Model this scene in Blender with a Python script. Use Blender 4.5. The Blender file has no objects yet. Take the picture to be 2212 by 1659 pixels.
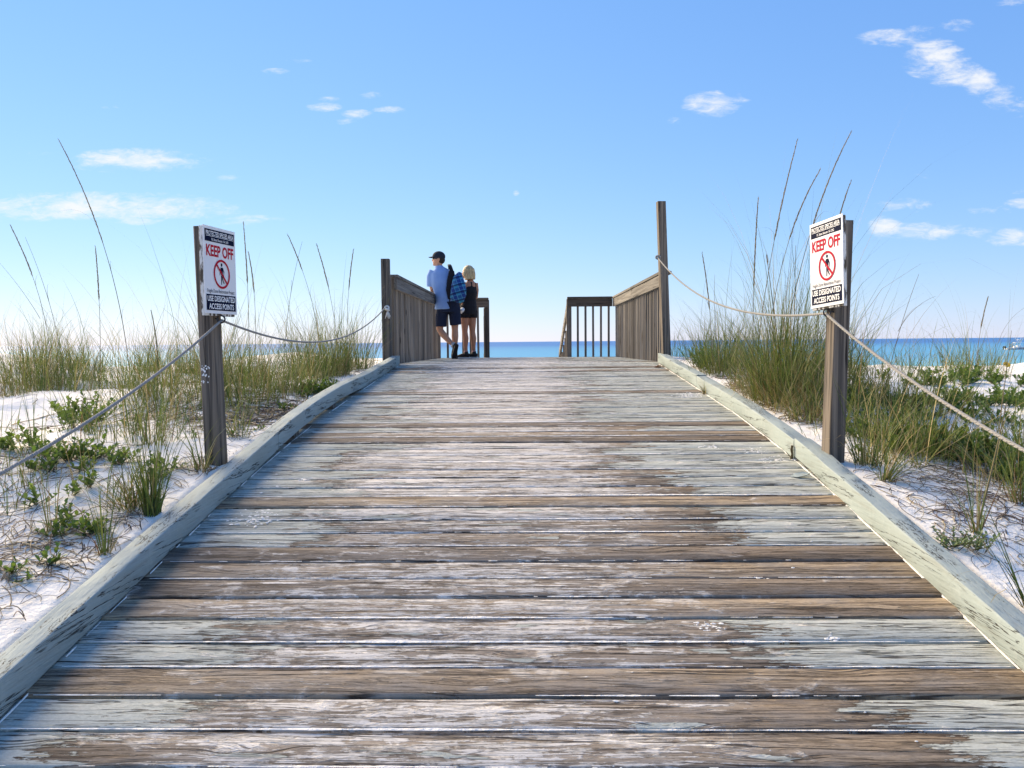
import bpy, bmesh, math, random
import numpy as np
from mathutils import Vector, Matrix, noise as mnoise
rad = math.radians
S = bpy.context.scene
COL = S.collection
rng = np.random.default_rng(7)
random.seed(7)

# ------------------------------------------------------------------ camera
cam = bpy.data.cameras.new('camera'); camo = bpy.data.objects.new('camera', cam); COL.objects.link(camo)
cam.sensor_width = 36; cam.lens = 36 * 2254 / 3000; cam.clip_start = .05; cam.clip_end = 60000
camo.matrix_world = Matrix.Rotation(rad(1.22), 4, 'Z') @ Matrix.Rotation(rad(90 - 3.14), 4, 'X') @ Matrix.Rotation(rad(-.49), 4, 'Z')
S.camera = camo
# ------------------------------------------------------------------ sun and sky
SUN_EL, SUN_AZ = 28.0, 315.0            # azimuth clockwise from +Y: low over the sea, ahead on the left, outside the frame
sd = Vector((math.sin(rad(SUN_AZ)) * math.cos(rad(SUN_EL)), math.cos(rad(SUN_AZ)) * math.cos(rad(SUN_EL)), math.sin(rad(SUN_EL))))
sun = bpy.data.lights.new('sun', 'SUN'); sun.energy = 3.2; sun.angle = rad(44.0); sun.color = (1, .80, .52)
suno = bpy.data.objects.new('sun', sun); COL.objects.link(suno)
suno.rotation_euler = sd.to_track_quat('Z', 'Y').to_euler()
S.view_settings.view_transform = 'Standard'; S.view_settings.look = 'None'
S.view_settings.gamma = 1; S.view_settings.exposure = 1.65; S.view_settings.use_curve_mapping = False
W = bpy.data.worlds.new('World'); S.world = W; W.use_nodes = True


class NT:
    """small helper to write node trees"""
    def __init__(s, tree): s.t = tree; tree.nodes.clear()
    def n(s, typ, props=None, **ins):
        nd = s.t.nodes.new(typ)
        for k, v in (props or {}).items(): setattr(nd, k, v)
        for k, v in ins.items():
            key = int(k[1:]) if k[0] == '_' and k[1:].isdigit() else k.replace('__', ' ')
            s.put(nd.inputs[key], v)
        return nd
    def put(s, sock, v):
        if isinstance(v, bpy.types.Node): v = v.outputs[0]
        if isinstance(v, bpy.types.NodeSocket): s.t.links.new(v, sock)
        else:
            if hasattr(sock, 'default_value'):
                try: sock.default_value = v
                except Exception: sock.default_value = tuple(v) + (1,)
    def m(s, op, a, b=0., c=0., clamp=False):
        return s.n('ShaderNodeMath', {'operation': op, 'use_clamp': clamp}, _0=a, _1=b, _2=c).outputs[0]
    def v(s, op, a, b=(0, 0, 0), sc=None):
        nd = s.n('ShaderNodeVectorMath', {'operation': op}, _0=a, _1=b)
        if sc is not None: s.put(nd.inputs['Scale'], sc)
        return nd.outputs[1] if op in ('DOT_PRODUCT', 'LENGTH', 'DISTANCE') else nd.outputs[0]
    def xyz(s, x, y, z): return s.n('ShaderNodeCombineXYZ', None, _0=x, _1=y, _2=z).outputs[0]
    def noise(s, vec, scale=1., detail=4., rough=.55, dist=0.):
        return s.n('ShaderNodeTexNoise', None, Vector=vec, Scale=scale, Detail=detail, Roughness=rough, Distortion=dist).outputs[0]
    def ss(s, x, lo, hi):
        return s.n('ShaderNodeMapRange', {'interpolation_type': 'SMOOTHSTEP'}, _0=x, _1=lo, _2=hi, _3=0., _4=1.).outputs[0]
    def mix(s, f, a, b):
        nd = s.n('ShaderNodeMix', {'data_type': 'RGBA'}); s.put(nd.inputs[0], f); s.put(nd.inputs[6], a); s.put(nd.inputs[7], b)
        return nd.outputs[2]


def c4(r, g, b): return (r, g, b, 1)


def px_dir(px, py):
    """direction (x/y, z/y) of the sky seen at a place of a 2212 x 1659 picture"""
    d = camo.matrix_world.to_3x3() @ Vector(((px - 1106) / 1662, -(py - 829.5) / 1662, -1))
    return d.x / d.y, d.z / d.y


def build_world():
    t = NT(W.node_tree)
    sky = t.n('ShaderNodeTexSky', {'sky_type': 'NISHITA', 'sun_disc': False, 'sun_elevation': rad(SUN_EL), 'sun_rotation': rad(SUN_AZ),
                                   'altitude': 0, 'air_density': 1.0, 'dust_density': 0., 'ozone_density': 5.0})
    tc = t.n('ShaderNodeTexCoord').outputs['Generated']
    sep = t.n('ShaderNodeSeparateXYZ', None, _0=tc)
    # high up the sky keeps the blue it has at the top of the picture
    zc = t.m('MINIMUM', sep.outputs[2], .42)
    t.put(sky.inputs[0], t.v('NORMALIZE', t.xyz(sep.outputs[0], sep.outputs[1], zc)))
    yy = t.m('MAXIMUM', sep.outputs[1], .02)
    u = t.m('DIVIDE', sep.outputs[0], yy); v = t.m('DIVIDE', sep.outputs[2], yy)
    uv = t.xyz(u, v, 0.)
    # clouds: centre and half size as seen from the boardwalk, density
    cl = [(300, 347, 170, 30, .95), (215, 338, 60, 16, .7), (100, 331, 60, 8, .5), (170, 447, 400, 36, 1.0), (420, 460, 120, 16, .6), (300, 478, 70, 10, .6),
          (540, 478, 90, 16, .55), (594, 154, 38, 8, .45), (700, 231, 45, 12, .55), (720, 214, 40, 8, .5), (772, 247, 40, 12, .6), (745, 262, 30, 9, .5),
          (840, 237, 42, 9, .6), (800, 206, 30, 9, .4), (1535, 226, 66, 32, 1.05), (1590, 216, 36, 16, .5), (1550, 246, 30, 10, .5), (1455, 262, 26, 12, .4),
          (2020, 128, 78, 46, 1.1), (2060, 160, 70, 34, .95), (2115, 180, 46, 34, 1.0), (2160, 212, 50, 34, .75), (2200, 235, 60, 22, .6),
          (1930, 82, 85, 22, .62), (1985, 66, 42, 14, .5), (2065, 55, 42, 18, .5), (2180, 4, 40, 14, .6), (1950, 444, 70, 19, .6), (1997, 380, 30, 9, .4),
          (1912, 492, 42, 28, 1.05), (2010, 500, 170, 22, .62), (2190, 512, 70, 24, .8), (2140, 455, 55, 13, .65), (2205, 440, 40, 13, .65), (2200, 411, 30, 9, .4),
          (1115, 417, 8, 7, .55), (1800, 425, 28, 22, .38), (240, 232, 30, 7, .3), (500, 384, 40, 8, .3), (640, 132, 40, 6, .3)]
    E = 0.
    for (px, py, rx, ry, st) in cl:
        cu, cv = px_dir(px, py)
        d = t.v('MULTIPLY', t.v('SUBTRACT', uv, (cu, cv, 0)), (1662 / rx, 1662 / ry, 0))
        e = t.m('MULTIPLY_ADD', t.v('DOT_PRODUCT', d, d), -st, st)
        E = t.m('MAXIMUM', E, e)
    nz = t.noise(t.v('MULTIPLY', uv, (11, 38, 1)), 1., 10., .66, .5)
    nz2 = t.noise(t.v('MULTIPLY', uv, (46, 120, 1)), 1., 8., .66, .6)
    nn = t.m('ADD', t.m('MULTIPLY', nz, .62), t.m('MULTIPLY', nz2, .38))
    dens = t.ss(t.m('ADD', t.m('MULTIPLY', E, 1.15), t.m('MULTIPLY_ADD', nn, 5.2, -2.65)), .10, 1.75)
    dens = t.m('MULTIPLY', dens, t.ss(E, 0., .22))
    front = t.ss(sep.outputs[1], .05, .2)
    dens = t.m('MULTIPLY', t.m('MULTIPLY', dens, front), .9)
    # the clear sea air of the morning: a soft tone curve over the physical sky
    raw = t.n('ShaderNodeSeparateColor', None, _0=t.v('SCALE', sky.outputs[0], sc=.1))
    ch = [t.m('MULTIPLY', t.m('POWER', raw.outputs[i], gg), kk) for i, (gg, kk) in enumerate(((.76, 2.92), (.58, 2.86), (.30, 3.22)))]
    tint = t.xyz(*ch)
    c = t.mix(dens, tint, c4(2.62, 2.64, 2.66))
    bg = t.n('ShaderNodeBackground', None, Color=c, Strength=.12)
    t.n('ShaderNodeOutputWorld', None, Surface=bg)


build_world()

# ------------------------------------------------------------------ generic mesh helpers

def tag(o, label=None, cat=None, group=None, kind=None):
    for k, v in (('label', label), ('category', cat), ('group', group), ('kind', kind)):
        if v: o[k] = v
    return o


def empty(name, loc=(0, 0, 0), rz=0.):
    o = bpy.data.objects.new(name, None); COL.objects.link(o); o.location = loc; o.rotation_euler = (0, 0, rz); o.empty_display_size = .1
    return o


def mk(name, V, Fc, mat, parent=None, smooth=False, uv=None):
    me = bpy.data.meshes.new(name)
    me.from_pydata([tuple(v) for v in V], [], [tuple(f) for f in Fc]); me.update()
    return mko(name, me, mat, parent, smooth)


def mko(name, me, mat, parent=None, smooth=False):
    if mat is not None and not me.materials: me.materials.append(mat)
    if smooth: me.polygons.foreach_set('use_smooth', [True] * len(me.polygons))
    o = bpy.data.objects.new(name, me); COL.objects.link(o)
    if parent: o.parent = parent
    return o


class MB:
    """collects simple shapes into one mesh"""
    def __init__(s): s.V = []; s.F = []
    def add(s, V, Fc):
        k = len(s.V); s.V += [tuple(v) for v in V]; s.F += [tuple(i + k for i in f) for f in Fc]; return s
    def box(s, a, b, M=None):
        (x0, y0, z0), (x1, y1, z1) = a, b
        V = [Vector(p) for p in ((x0, y0, z0), (x1, y0, z0), (x1, y1, z0), (x0, y1, z0), (x0, y0, z1), (x1, y0, z1), (x1, y1, z1), (x0, y1, z1))]
        if M is not None: V = [M @ v for v in V]
        return s.add(V, [(0, 3, 2, 1), (4, 5, 6, 7), (0, 1, 5, 4), (1, 2, 6, 5), (2, 3, 7, 6), (3, 0, 4, 7)])
    def tube(s, P, R, n=10, side=(1, 0, 0), caps=True):
        """loft of ellipses; R entries: r or (ra, rb), ra along `side`"""
        P = [Vector(p) for p in P]; side = Vector(side); V = []; Fc = []
        R = [(r, r) if not isinstance(r, (tuple, list)) else r for r in (R if isinstance(R, (list, tuple)) else [R] * len(P))]
        for i, p in enumerate(P):
            tn = (P[min(i + 1, len(P) - 1)] - P[max(i - 1, 0)]).normalized()
            sx = side - tn * side.dot(tn)
            if sx.length < 1e-3: sx = Vector((0, 1, 0)) - tn * tn.y
            sx.normalize(); sy = tn.cross(sx)
            for k in range(n):
                a = 2 * math.pi * k / n; V.append(p + sx * (R[i][0] * math.cos(a)) + sy * (R[i][1] * math.sin(a)))
        for i in range(len(P) - 1):
            for k in range(n):
                a, b = i * n + k, i * n + (k + 1) % n; Fc.append((a, b, b + n, a + n))
        if caps: Fc.append(tuple(range(n - 1, -1, -1))); Fc.append(tuple((len(P) - 1) * n + k for k in range(n)))
        return s.add(V, Fc)
    def ball(s, c, r, n=14, m=9, M=None):
        c = Vector(c); r = Vector(r) if not isinstance(r, (int, float)) else Vector((r, r, r)); V = []; Fc = []
        for j in range(m + 1):
            th = math.pi * j / m
            for k in range(n):
                a = 2 * math.pi * k / n
                q = Vector((r.x * math.sin(th) * math.cos(a), r.y * math.sin(th) * math.sin(a), r.z * math.cos(th)))
                V.append(c + ((M @ q) if M is not None else q))
        for j in range(m):
            for k in range(n):
                a, b = j * n + k, j * n + (k + 1) % n; Fc.append((a, a + n, b + n, b))
        return s.add(V, Fc)
    def build(s, name, mat, parent=None, smooth=False): return mk(name, s.V, s.F, mat, parent, smooth)


def bevel_mesh(o, w, seg=2):
    bm = bmesh.new(); bm.from_mesh(o.data)
    bmesh.ops.bevel(bm, geom=list(bm.edges), offset=w, segments=seg, profile=.6, affect='EDGES', clamp_overlap=True)
    bm.to_mesh(o.data); bm.free(); return o


def remeshed(name, mb, voxel, mat, parent, smooth_it=6):
    """closes overlapping volumes into one continuous skin"""
    o = mb.build(name + '_tmp', None)
    r = o.modifiers.new('r', 'REMESH'); r.mode = 'VOXEL'; r.voxel_size = voxel
    sm = o.modifiers.new('s', 'SMOOTH'); sm.factor = .5; sm.iterations = smooth_it
    dg = bpy.context.evaluated_depsgraph_get(); me = bpy.data.meshes.new_from_object(o.evaluated_get(dg)); me.name = name
    old = o.data; bpy.data.objects.remove(o); bpy.data.meshes.remove(old)
    me.materials.clear(); me.materials.append(mat)
    return mko(name, me, mat, parent, True)


def new_mat(name):
    m = bpy.data.materials.new(name); m.use_nodes = True; return m, NT(m.node_tree)


def finish(t, col, rough=.7, normal=None, spec=.3, **kw):
    b = t.n('ShaderNodeBsdfPrincipled', None, Base__Color=col, Roughness=rough)
    b.inputs['Specular IOR Level'].default_value = spec
    if normal is not None: t.put(b.inputs['Normal'], normal)
    for k, v in kw.items(): t.put(b.inputs[k.replace('__', ' ')], v)
    t.n('ShaderNodeOutputMaterial', None, Surface=b)
    return b


def bump(t, h, dist=.004, strength=1.): return t.n('ShaderNodeBump', None, Strength=strength, Distance=dist, Height=h).outputs[0]


def plain(name, col, rough=.6, spec=.3, nscale=0., namt=.15):
    m, t = new_mat(name)
    c = c4(*col)
    if nscale:
        tc = t.n('ShaderNodeTexCoord').outputs['Object']; nz = t.noise(tc, nscale, 4.)
        c = t.mix(nz, c4(*[k * (1 - namt * 2) for k in col]), c4(*[min(1, k * (1 + namt * 2)) for k in col]))
    finish(t, c, rough, None, spec); return m


def deck_z(y):
    Y = [-6, -2, 2.385, 3.0, 3.689, 4.2, 4.755, 5.6, 7.03, 8.1, 9.12, 10.0, 14.4]
    Z = [-1.9, -1.81, -1.032, -.921, -.80, -.722, -.648, -.552, -.43, -.345, -.262, -.262, -.29]
    i = max(0, min(len(Y) - 2, int(np.searchsorted(Y, y)) - 1)); f = (y - Y[i]) / (Y[i + 1] - Y[i])
    return Z[i] + (Z[i + 1] - Z[i]) * f


_yy = np.linspace(-8, 16, 2401); _zz = np.array([deck_z(v) for v in _yy])
_k = np.hanning(45); _k /= _k.sum(); _zz = np.convolve(np.pad(_zz, 22, mode='edge'), _k, 'valid')
def dz(y): return float(np.interp(y, _yy, _zz))
def dz_a(y): return np.interp(y, _yy, _zz)


def sstep(x, a, b):
    f = np.clip((np.asarray(x, float) - a) / (b - a), 0, 1); return f * f * (3 - 2 * f)


_ph = rng.uniform(0, 6.28, 40)
def bumps(x, y):
    z = 0
    for i, (f, a) in enumerate(((.55, .07), (.9, .05), (1.7, .028), (3.1, .014), (5.3, .008), (9.1, .0045))):
        th = _ph[i] * 3; c, s = math.cos(th), math.sin(th)
        z = z + a * np.sin(f * (c * x + s * y) * 1.6 + _ph[i + 8] + 1.3 * np.sin(f * (-s * x + c * y) * 1.1 + _ph[i + 16])) \
              + .6 * a * np.sin(f * 2.1 * (-s * x + c * y) + _ph[i + 24])
    return z


def ground(x, y):
    x = np.asarray(x, float); y = np.asarray(y, float); ax = np.abs(x)
    base = dz_a(np.minimum(y, 9.2)) + .07
    out = sstep(ax, 1.7, 3.6)
    base = base + np.where(x > 0, -.13 * sstep(y, 4, 9), .0) * sstep(ax, 1.65, 2.6) * sstep(y, 4.5, 8)
    base = base + np.where(x < 0, -.03, -.05) * out
    # keeps the dunes from following the ramp far from it
    far = sstep(ax, 3.5, 9)
    base = base * (1 - far) + far * (np.where(x < 0, -.36, -.5) + (dz_a(np.minimum(y, 9.2)) + .5) * .45)
    base = base + bumps(x, y) * (.35 + .65 * out) * sstep(ax, 1.62, 2.1)
    drop = sstep(y, 9.6, 24) * 2.9 + sstep(y, 20, 70) * 1.6
    z = base - drop
    under = 1 - sstep(ax, 1.605, 1.66)
    z = z - under * .42 * (1 - sstep(y, 14.5, 18))
    return z


def gz(x, y): return float(ground(x, y))


# ------------------------------------------------------------------ materials
def mat_sand():
    m, t = new_mat('white_sand'); p = t.n('ShaderNodeTexCoord').outputs['Object']
    a = t.noise(p, 1.3, 5.); b = t.noise(p, 26., 6., .65); g = t.noise(p, 420., 2.); d = t.noise(p, 7., 5., .6)
    col = t.mix(a, c4(.86, .815, .735), c4(.92, .875, .795))
    col = t.mix(t.m('MULTIPLY', t.ss(g, .58, .75), .25), col, c4(.6, .58, .54))
    specks = t.ss(t.noise(p, 95., 2., .5), .70, .76)
    col = t.mix(t.m('MULTIPLY', specks, t.ss(d, .48, .62)), col, c4(.22, .18, .13))
    h = t.m('ADD', t.m('MULTIPLY', d, 1.0), t.m('ADD', t.m('MULTIPLY', b, .45), t.m('MULTIPLY', g, .06)))
    finish(t, col, .95, bump(t, h, .035, .8), .12); return m


def plank_material():
    m, t = new_mat('weathered_plank')
    p = t.n('ShaderNodeTexCoord').outputs['Object']
    oi = t.n('ShaderNodeObjectInfo').outputs['Random']
    def at(nm): return t.n('ShaderNodeAttribute', {'attribute_type': 'OBJECT', 'attribute_name': nm}).outputs['Fac']
    painted, tone, white, xl, xr = at('painted'), at('tone'), at('sanded'), at('paint_left'), at('paint_right')
    sp = t.n('ShaderNodeSeparateXYZ', None, _0=p); x, y = sp.outputs[0], sp.outputs[1]
    off = t.v('SCALE', (37.3, 91.7, 53.1), sc=oi)
    pw = t.v('ADD', p, off)
    def nz(sx, sy, det=4., ro=.55, di=0., shift=0.):
        return t.noise(t.v('ADD', t.v('MULTIPLY', pw, (sx, sy, 1)), (shift, shift * 1.7, shift * .3)), 1., det, ro, di)
    # knots bend the grain
    vor = t.n('ShaderNodeTexVoronoi', {'feature': 'F1'}, Vector=t.v('MULTIPLY', pw, (1.9, 7.5, .3)), Scale=1., Randomness=1.).outputs['Distance']
    knot = t.m('SUBTRACT', 1., t.ss(vor, .02, .34))
    core = t.m('SUBTRACT', 1., t.ss(vor, .04, .10))
    warp = t.m('ADD', t.m('MULTIPLY', t.m('SUBTRACT', nz(.9, 5., 2.), .5), .05), t.m('MULTIPLY', knot, .022))
    gy = t.m('ADD', y, warp)
    gw = t.v('ADD', t.xyz(x, gy, 0.), off)
    def gr(sx, sy, det=3., ro=.6, shift=0.):
        return t.noise(t.v('ADD', t.v('MULTIPLY', gw, (sx, sy, 1)), (shift, shift * 2.3, 0)), 1., det, ro)
    rings = gr(.55, 62., 2., .5)
    fine = gr(5., 230., 3., .65, 4.)
    streak = gr(3.4, 74., 4., .70, 9.)
    lon = gr(5.5, 34., 5., .70, 15.)
    mot = nz(4.2, 11., 6., .66, .3, 21.)
    blot = nz(2.4, 9., 5., .64, .3, 33.)
    iso = nz(17., 30., 6., .70, .4, 41.)
    big = nz(.9, 2.2, 3., .5, 0., 55.)
    # bare wood
    tan = t.mix(tone, c4(.235, .18, .128), c4(.48, .365, .235))
    brn = t.mix(tone, c4(.105, .083, .065), c4(.25, .185, .122))
    wood = t.mix(t.ss(rings, .38, .62), tan, brn)
    wood = t.mix(t.m('MULTIPLY', t.ss(mot, .42, .68), .55), wood, t.mix(tone, c4(.15, .13, .115), c4(.27, .235, .19)))
    groove = t.m('MULTIPLY', t.ss(t.m('ADD', t.m('MULTIPLY', fine, .4), t.m('MULTIPLY', gr(2.2, 60., 4., .68, 240.), .6)), .545, .59), .85)
    wood = t.mix(t.m('MULTIPLY', groove, .72), wood, c4(.045, .032, .024))
    wood = t.mix(t.m('MULTIPLY', core, .8), wood, c4(.07, .045, .03))
    # fine salt and sand rubbed into the grain, strongest where people walk
    mid = t.m('SUBTRACT', 1., t.ss(t.m('ABSOLUTE', t.m('ADD', x, .32)), .5, 1.4))
    amt = t.m('ADD', t.m('MULTIPLY', white, t.m('MULTIPLY_ADD', mid, .85, .25)), t.m('MULTIPLY_ADD', blot, .55, -.30))
    wsel = t.m('ADD', t.m('MULTIPLY', streak, .46), t.m('ADD', t.m('MULTIPLY', lon, .24), t.m('MULTIPLY', iso, .30)))
    wv = t.m('ADD', wsel, t.m('MULTIPLY_ADD', amt, .30, -.20))
    sandm = t.m('MULTIPLY', t.ss(wv, .508, .538), .90)
    dust = t.m('MULTIPLY', t.ss(t.m('ADD', amt, t.m('MULTIPLY_ADD', mot, 1.6, -.8)), -.1, 1.0), .42)
    col = t.mix(dust, wood, c4(.43, .385, .335))
    col = t.mix(sandm, col, c4(.70, .655, .59))
    # old grey-green deck paint, kept near both ends of the boards and in islands
    el = t.m('SUBTRACT', t.m('MULTIPLY', x, -1.), xl); er = t.m('SUBTRACT', x, xr)
    e = t.m('DIVIDE', t.m('MAXIMUM', el, er), .30)
    pn = t.m('ADD', t.m('MULTIPLY_ADD', mot, 3.2, -1.6), t.m('ADD', t.m('MULTIPLY_ADD', lon, 2.6, -1.3), t.m('MULTIPLY_ADD', streak, 1.7, -.85)))
    pv = t.m('ADD', e, pn)
    isl = t.m('ADD', t.m('MULTIPLY_ADD', nz(2.6, 15., 4., .55, .25, 71.), 9., -5.9), t.m('MULTIPLY', knot, 1.4))
    pv = t.m('MAXIMUM', pv, isl)
    pm = t.m('MULTIPLY', t.ss(pv, -.01, .05), painted)
    rim = t.m('MULTIPLY', t.m('MULTIPLY', t.ss(pv, -.42, -.02), t.m('SUBTRACT', 1., t.ss(pv, -.02, .1))), painted)
    pc = t.mix(big, c4(.41, .425, .375), c4(.50, .51, .45))
    pc = t.mix(t.m('MULTIPLY', t.ss(iso, .48, .7), .5), pc, c4(.56, .535, .465))
    pc = t.mix(t.m('MULTIPLY', t.ss(fine, .55, .72), .25), pc, c4(.25, .27, .26))
    crk = t.m('SUBTRACT', 1., t.ss(t.m('ABSOLUTE', t.m('SUBTRACT', gr(.9, 30., 3., .6, 88.), .5)), .006, .016))
    crk = t.m('MULTIPLY', crk, t.ss(gr(2.6, 26., 2., .5, 95.), .44, .54))
    crk2 = t.m('MULTIPLY', t.m('SUBTRACT', 1., t.ss(t.m('ABSOLUTE', t.m('SUBTRACT', gr(1.6, 44., 4., .66, 300.), .5)), .008, .018)), t.ss(nz(5., 22., 3., .6, .2, 310.), .50, .56))
    crk = t.m('MAXIMUM', crk, crk2)
    pc = t.mix(t.m('MULTIPLY', crk, .9), pc, c4(.045, .04, .038))
    col = t.mix(t.m('MULTIPLY', rim, .55), col, c4(.05, .042, .036))
    col = t.mix(pm, col, pc)
    # loose sand scuffs over everything
    scuff = t.m('MULTIPLY', t.ss(t.m('ADD', nz(5., 9., 6., .65, .5, 120.), t.m('MULTIPLY_ADD', mid, .05, -.02)), .575, .685), t.m('MULTIPLY_ADD', white, .45, .30))
    col = t.mix(scuff, col, c4(.76, .705, .625))
    # long open splits
    spl = t.m('SUBTRACT', 1., t.ss(t.m('ABSOLUTE', t.m('SUBTRACT', gr(.45, 17., 2., .5, 140.), .5)), .004, .013))
    spl = t.m('MULTIPLY', spl, t.ss(gr(1.3, 12., 2., .5, 150.), .48, .56))
    col = t.mix(t.m('MULTIPLY', spl, .85), col, c4(.03, .022, .018))
    grit = nz(75., 130., 3., .7, 0., 160.)
    col = t.mix(t.m('MULTIPLY', t.ss(grit, .35, .70), .45), t.v('SCALE', col, sc=.86), t.v('SCALE', col, sc=1.22))
    dgl = t.m('MULTIPLY', t.m('MULTIPLY', t.ss(gr(2.6, 84., 4., .70, 200.), .600, .622), t.m('SUBTRACT', 1., pm)), .75)
    col = t.mix(dgl, col, c4(.06, .042, .032))
    h = t.m('ADD', t.m('MULTIPLY', t.m('MAXIMUM', groove, dgl), -.8), t.m('ADD', t.m('MULTIPLY', pm, .8), t.m('MULTIPLY', sandm, .35)))
    h = t.m('SUBTRACT', t.m('ADD', h, t.m('ADD', t.m('MULTIPLY', scuff, .8), t.m('MULTIPLY', iso, .5))), t.m('MULTIPLY', t.m('MAXIMUM', spl, crk), 1.2))
    finish(t, col, .88, bump(t, h, .0045, 1.), .16); return m


def kerb_material():
    m, t = new_mat('kerb_paint'); p = t.n('ShaderNodeTexCoord').outputs['Object']
    def nz(s, sx, sy, sz, det=4., ro=.55, sh=0.): return t.noise(t.v('ADD', t.v('MULTIPLY', p, (sx, sy, sz)), (sh, sh, sh)), s, det, ro)
    a = nz(1., 6., 2., 6.); b = nz(1., 60., 8., 60., 4., .6, 3.); iso = nz(22., 1, 1, 1, 5., .6, 8.)
    col = t.mix(a, c4(.285, .335, .32), c4(.355, .40, .38))
    col = t.mix(t.m('MULTIPLY', t.ss(iso, .5, .75), .35), col, c4(.43, .465, .44))
    stain = t.m('MULTIPLY', t.ss(nz(1., 14., 3.2, 14., 5., .65, 12.), .60, .72), .45)
    col = t.mix(stain, col, c4(.24, .235, .19))
    l = nz(1., 20., .9, 20., 5., .66, 17.)
    ck = t.m('SUBTRACT', 1., t.ss(t.m('ABSOLUTE', t.m('SUBTRACT', l, .5)), .003, .010))
    ck = t.m('MULTIPLY', ck, t.ss(nz(1., 9., 2.4, 9., 3., .6, 24.), .46, .54))
    flake = t.m('MULTIPLY', t.ss(nz(1., 30., 11., 30., 5., .68, 31.), .735, .755), .85)
    dark = t.m('MAXIMUM', ck, flake)
    col = t.mix(dark, col, c4(.05, .042, .035))
    ln2 = nz(1., 55., 3., 55., 4., .65, 44.)
    col = t.mix(t.m('MULTIPLY', t.ss(ln2, .52, .68), .35), col, c4(.22, .215, .18))
    h = t.m('ADD', t.m('MULTIPLY', dark, -1.2), t.m('ADD', t.m('MULTIPLY', iso, .45), t.m('ADD', t.m('MULTIPLY', b, .4), t.m('MULTIPLY', ln2, -.6))))
    finish(t, col, .75, bump(t, h, .005, 1.), .15); return m


def timber_material(name, axis, light, dark, grey=.3):
    """unpainted weathered timber with grain along the given object axis"""
    m, t = new_mat(name); p = t.n('ShaderNodeTexCoord').outputs['Object']
    oi = t.n('ShaderNodeObjectInfo').outputs['Random']; p = t.v('ADD', p, t.v('SCALE', (17.3, 41.7, 23.1), sc=oi))
    def st(l, c): return tuple(l if i == axis else c for i in range(3))
    def nz(l, c, det=4., ro=.6, sh=0., di=0.): return t.noise(t.v('ADD', t.v('MULTIPLY', p, st(l, c)), (sh, sh, sh)), 1., det, ro, di)
    g1 = nz(.8, 42., 3., .6, 0., .35); g2 = nz(2.5, 150., 3., .65, 5.); mo = nz(2., 9., 5., .6, 9.)
    col = t.mix(t.ss(g1, .38, .62), c4(*light), c4(*dark))
    col = t.mix(t.m('MULTIPLY', mo, .5), col, c4(grey * .62, grey * .6, grey * .58))
    tone = t.m('MULTIPLY_ADD', oi, .5, .75)
    col = t.v('SCALE', col, sc=tone)
    ck = t.m('MULTIPLY', t.m('SUBTRACT', 1., t.ss(t.m('ABSOLUTE', t.m('SUBTRACT', nz(.5, 22., 2., .5, 14.), .5)), .006, .02)), t.ss(nz(1.5, 14., 2., .5, 19.), .5, .6))
    kn = t.n('ShaderNodeTexVoronoi', None, Vector=t.v('MULTIPLY', p, st(2.6, 14.)), Scale=1.).outputs['Distance']
    ck = t.m('MAXIMUM', ck, t.m('MULTIPLY', t.m('SUBTRACT', 1., t.ss(kn, .05, .13)), .8))
    col = t.mix(t.m('MULTIPLY', ck, .85), col, c4(.02, .016, .013))
    h = t.m('ADD', t.m('MULTIPLY', g2, .6), t.m('ADD', t.m('MULTIPLY', g1, .5), t.m('MULTIPLY', ck, -1.)))
    finish(t, col, .85, bump(t, h, .003, .8), .15); return m


def mat_grass():
    m, t = new_mat('dune_grass')
    c = t.n('ShaderNodeAttribute', {'attribute_name': 'tone'}).outputs['Color']
    b = t.n('ShaderNodeBsdfPrincipled', None, Base__Color=c, Roughness=.55); b.inputs['Specular IOR Level'].default_value = .25
    tr = t.n('ShaderNodeBsdfTranslucent', None, Color=t.v('MULTIPLY', c, (1.15, 1.2, .7)))
    mx = t.n('ShaderNodeMixShader', None, _0=.16, _1=b, _2=tr)
    t.n('ShaderNodeOutputMaterial', None, Surface=mx); return m


def mat_sea():
    m, t = new_mat('sea_water'); p = t.n('ShaderNodeTexCoord').outputs['Object']
    y = t.n('ShaderNodeSeparateXYZ', None, _0=p).outputs[1]
    patch = t.noise(t.v('MULTIPLY', p, (.006, .02, 1)), 1., 4.)
    yy = t.m('ADD', y, t.m('MULTIPLY_ADD', patch, 90., -45.))
    sh = t.ss(yy, 55., 190.); dp = t.ss(y, 170., 900.)
    col = t.mix(sh, c4(.24, .56, .60), c4(.11, .32, .50))
    col = t.mix(dp, col, c4(.06, .165, .40))
    w1 = t.noise(t.v('MULTIPLY', p, (.10, .42, 1)), 1., 6., .62); w2 = t.noise(t.v('MULTIPLY', p, (.9, 2.2, 1)), 1., 4., .6)
    col = t.mix(t.m('MULTIPLY', t.ss(w1, .42, .66), .35), col, c4(.10, .33, .58))
    h = t.m('ADD', w1, t.m('MULTIPLY', w2, .25))
    finish(t, col, .65, bump(t, h, .5, .5), .09); return m


SAND = mat_sand(); PLANK = plank_material(); KERB = kerb_material(); GRASS = mat_grass(); SEA = mat_sea()
POSTW = timber_material('post_timber', 2, (.20, .16, .12), (.048, .037, .028), .22)
BALW = timber_material('baluster_timber', 2, (.25, .215, .175), (.12, .10, .08), .32)
RAILY = timber_material('rail_timber', 1, (.20, .18, .155), (.095, .082, .068), .28)
RAILX = timber_material('cross_rail_timber', 0, (.185, .13, .082), (.08, .055, .036), .22)

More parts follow.
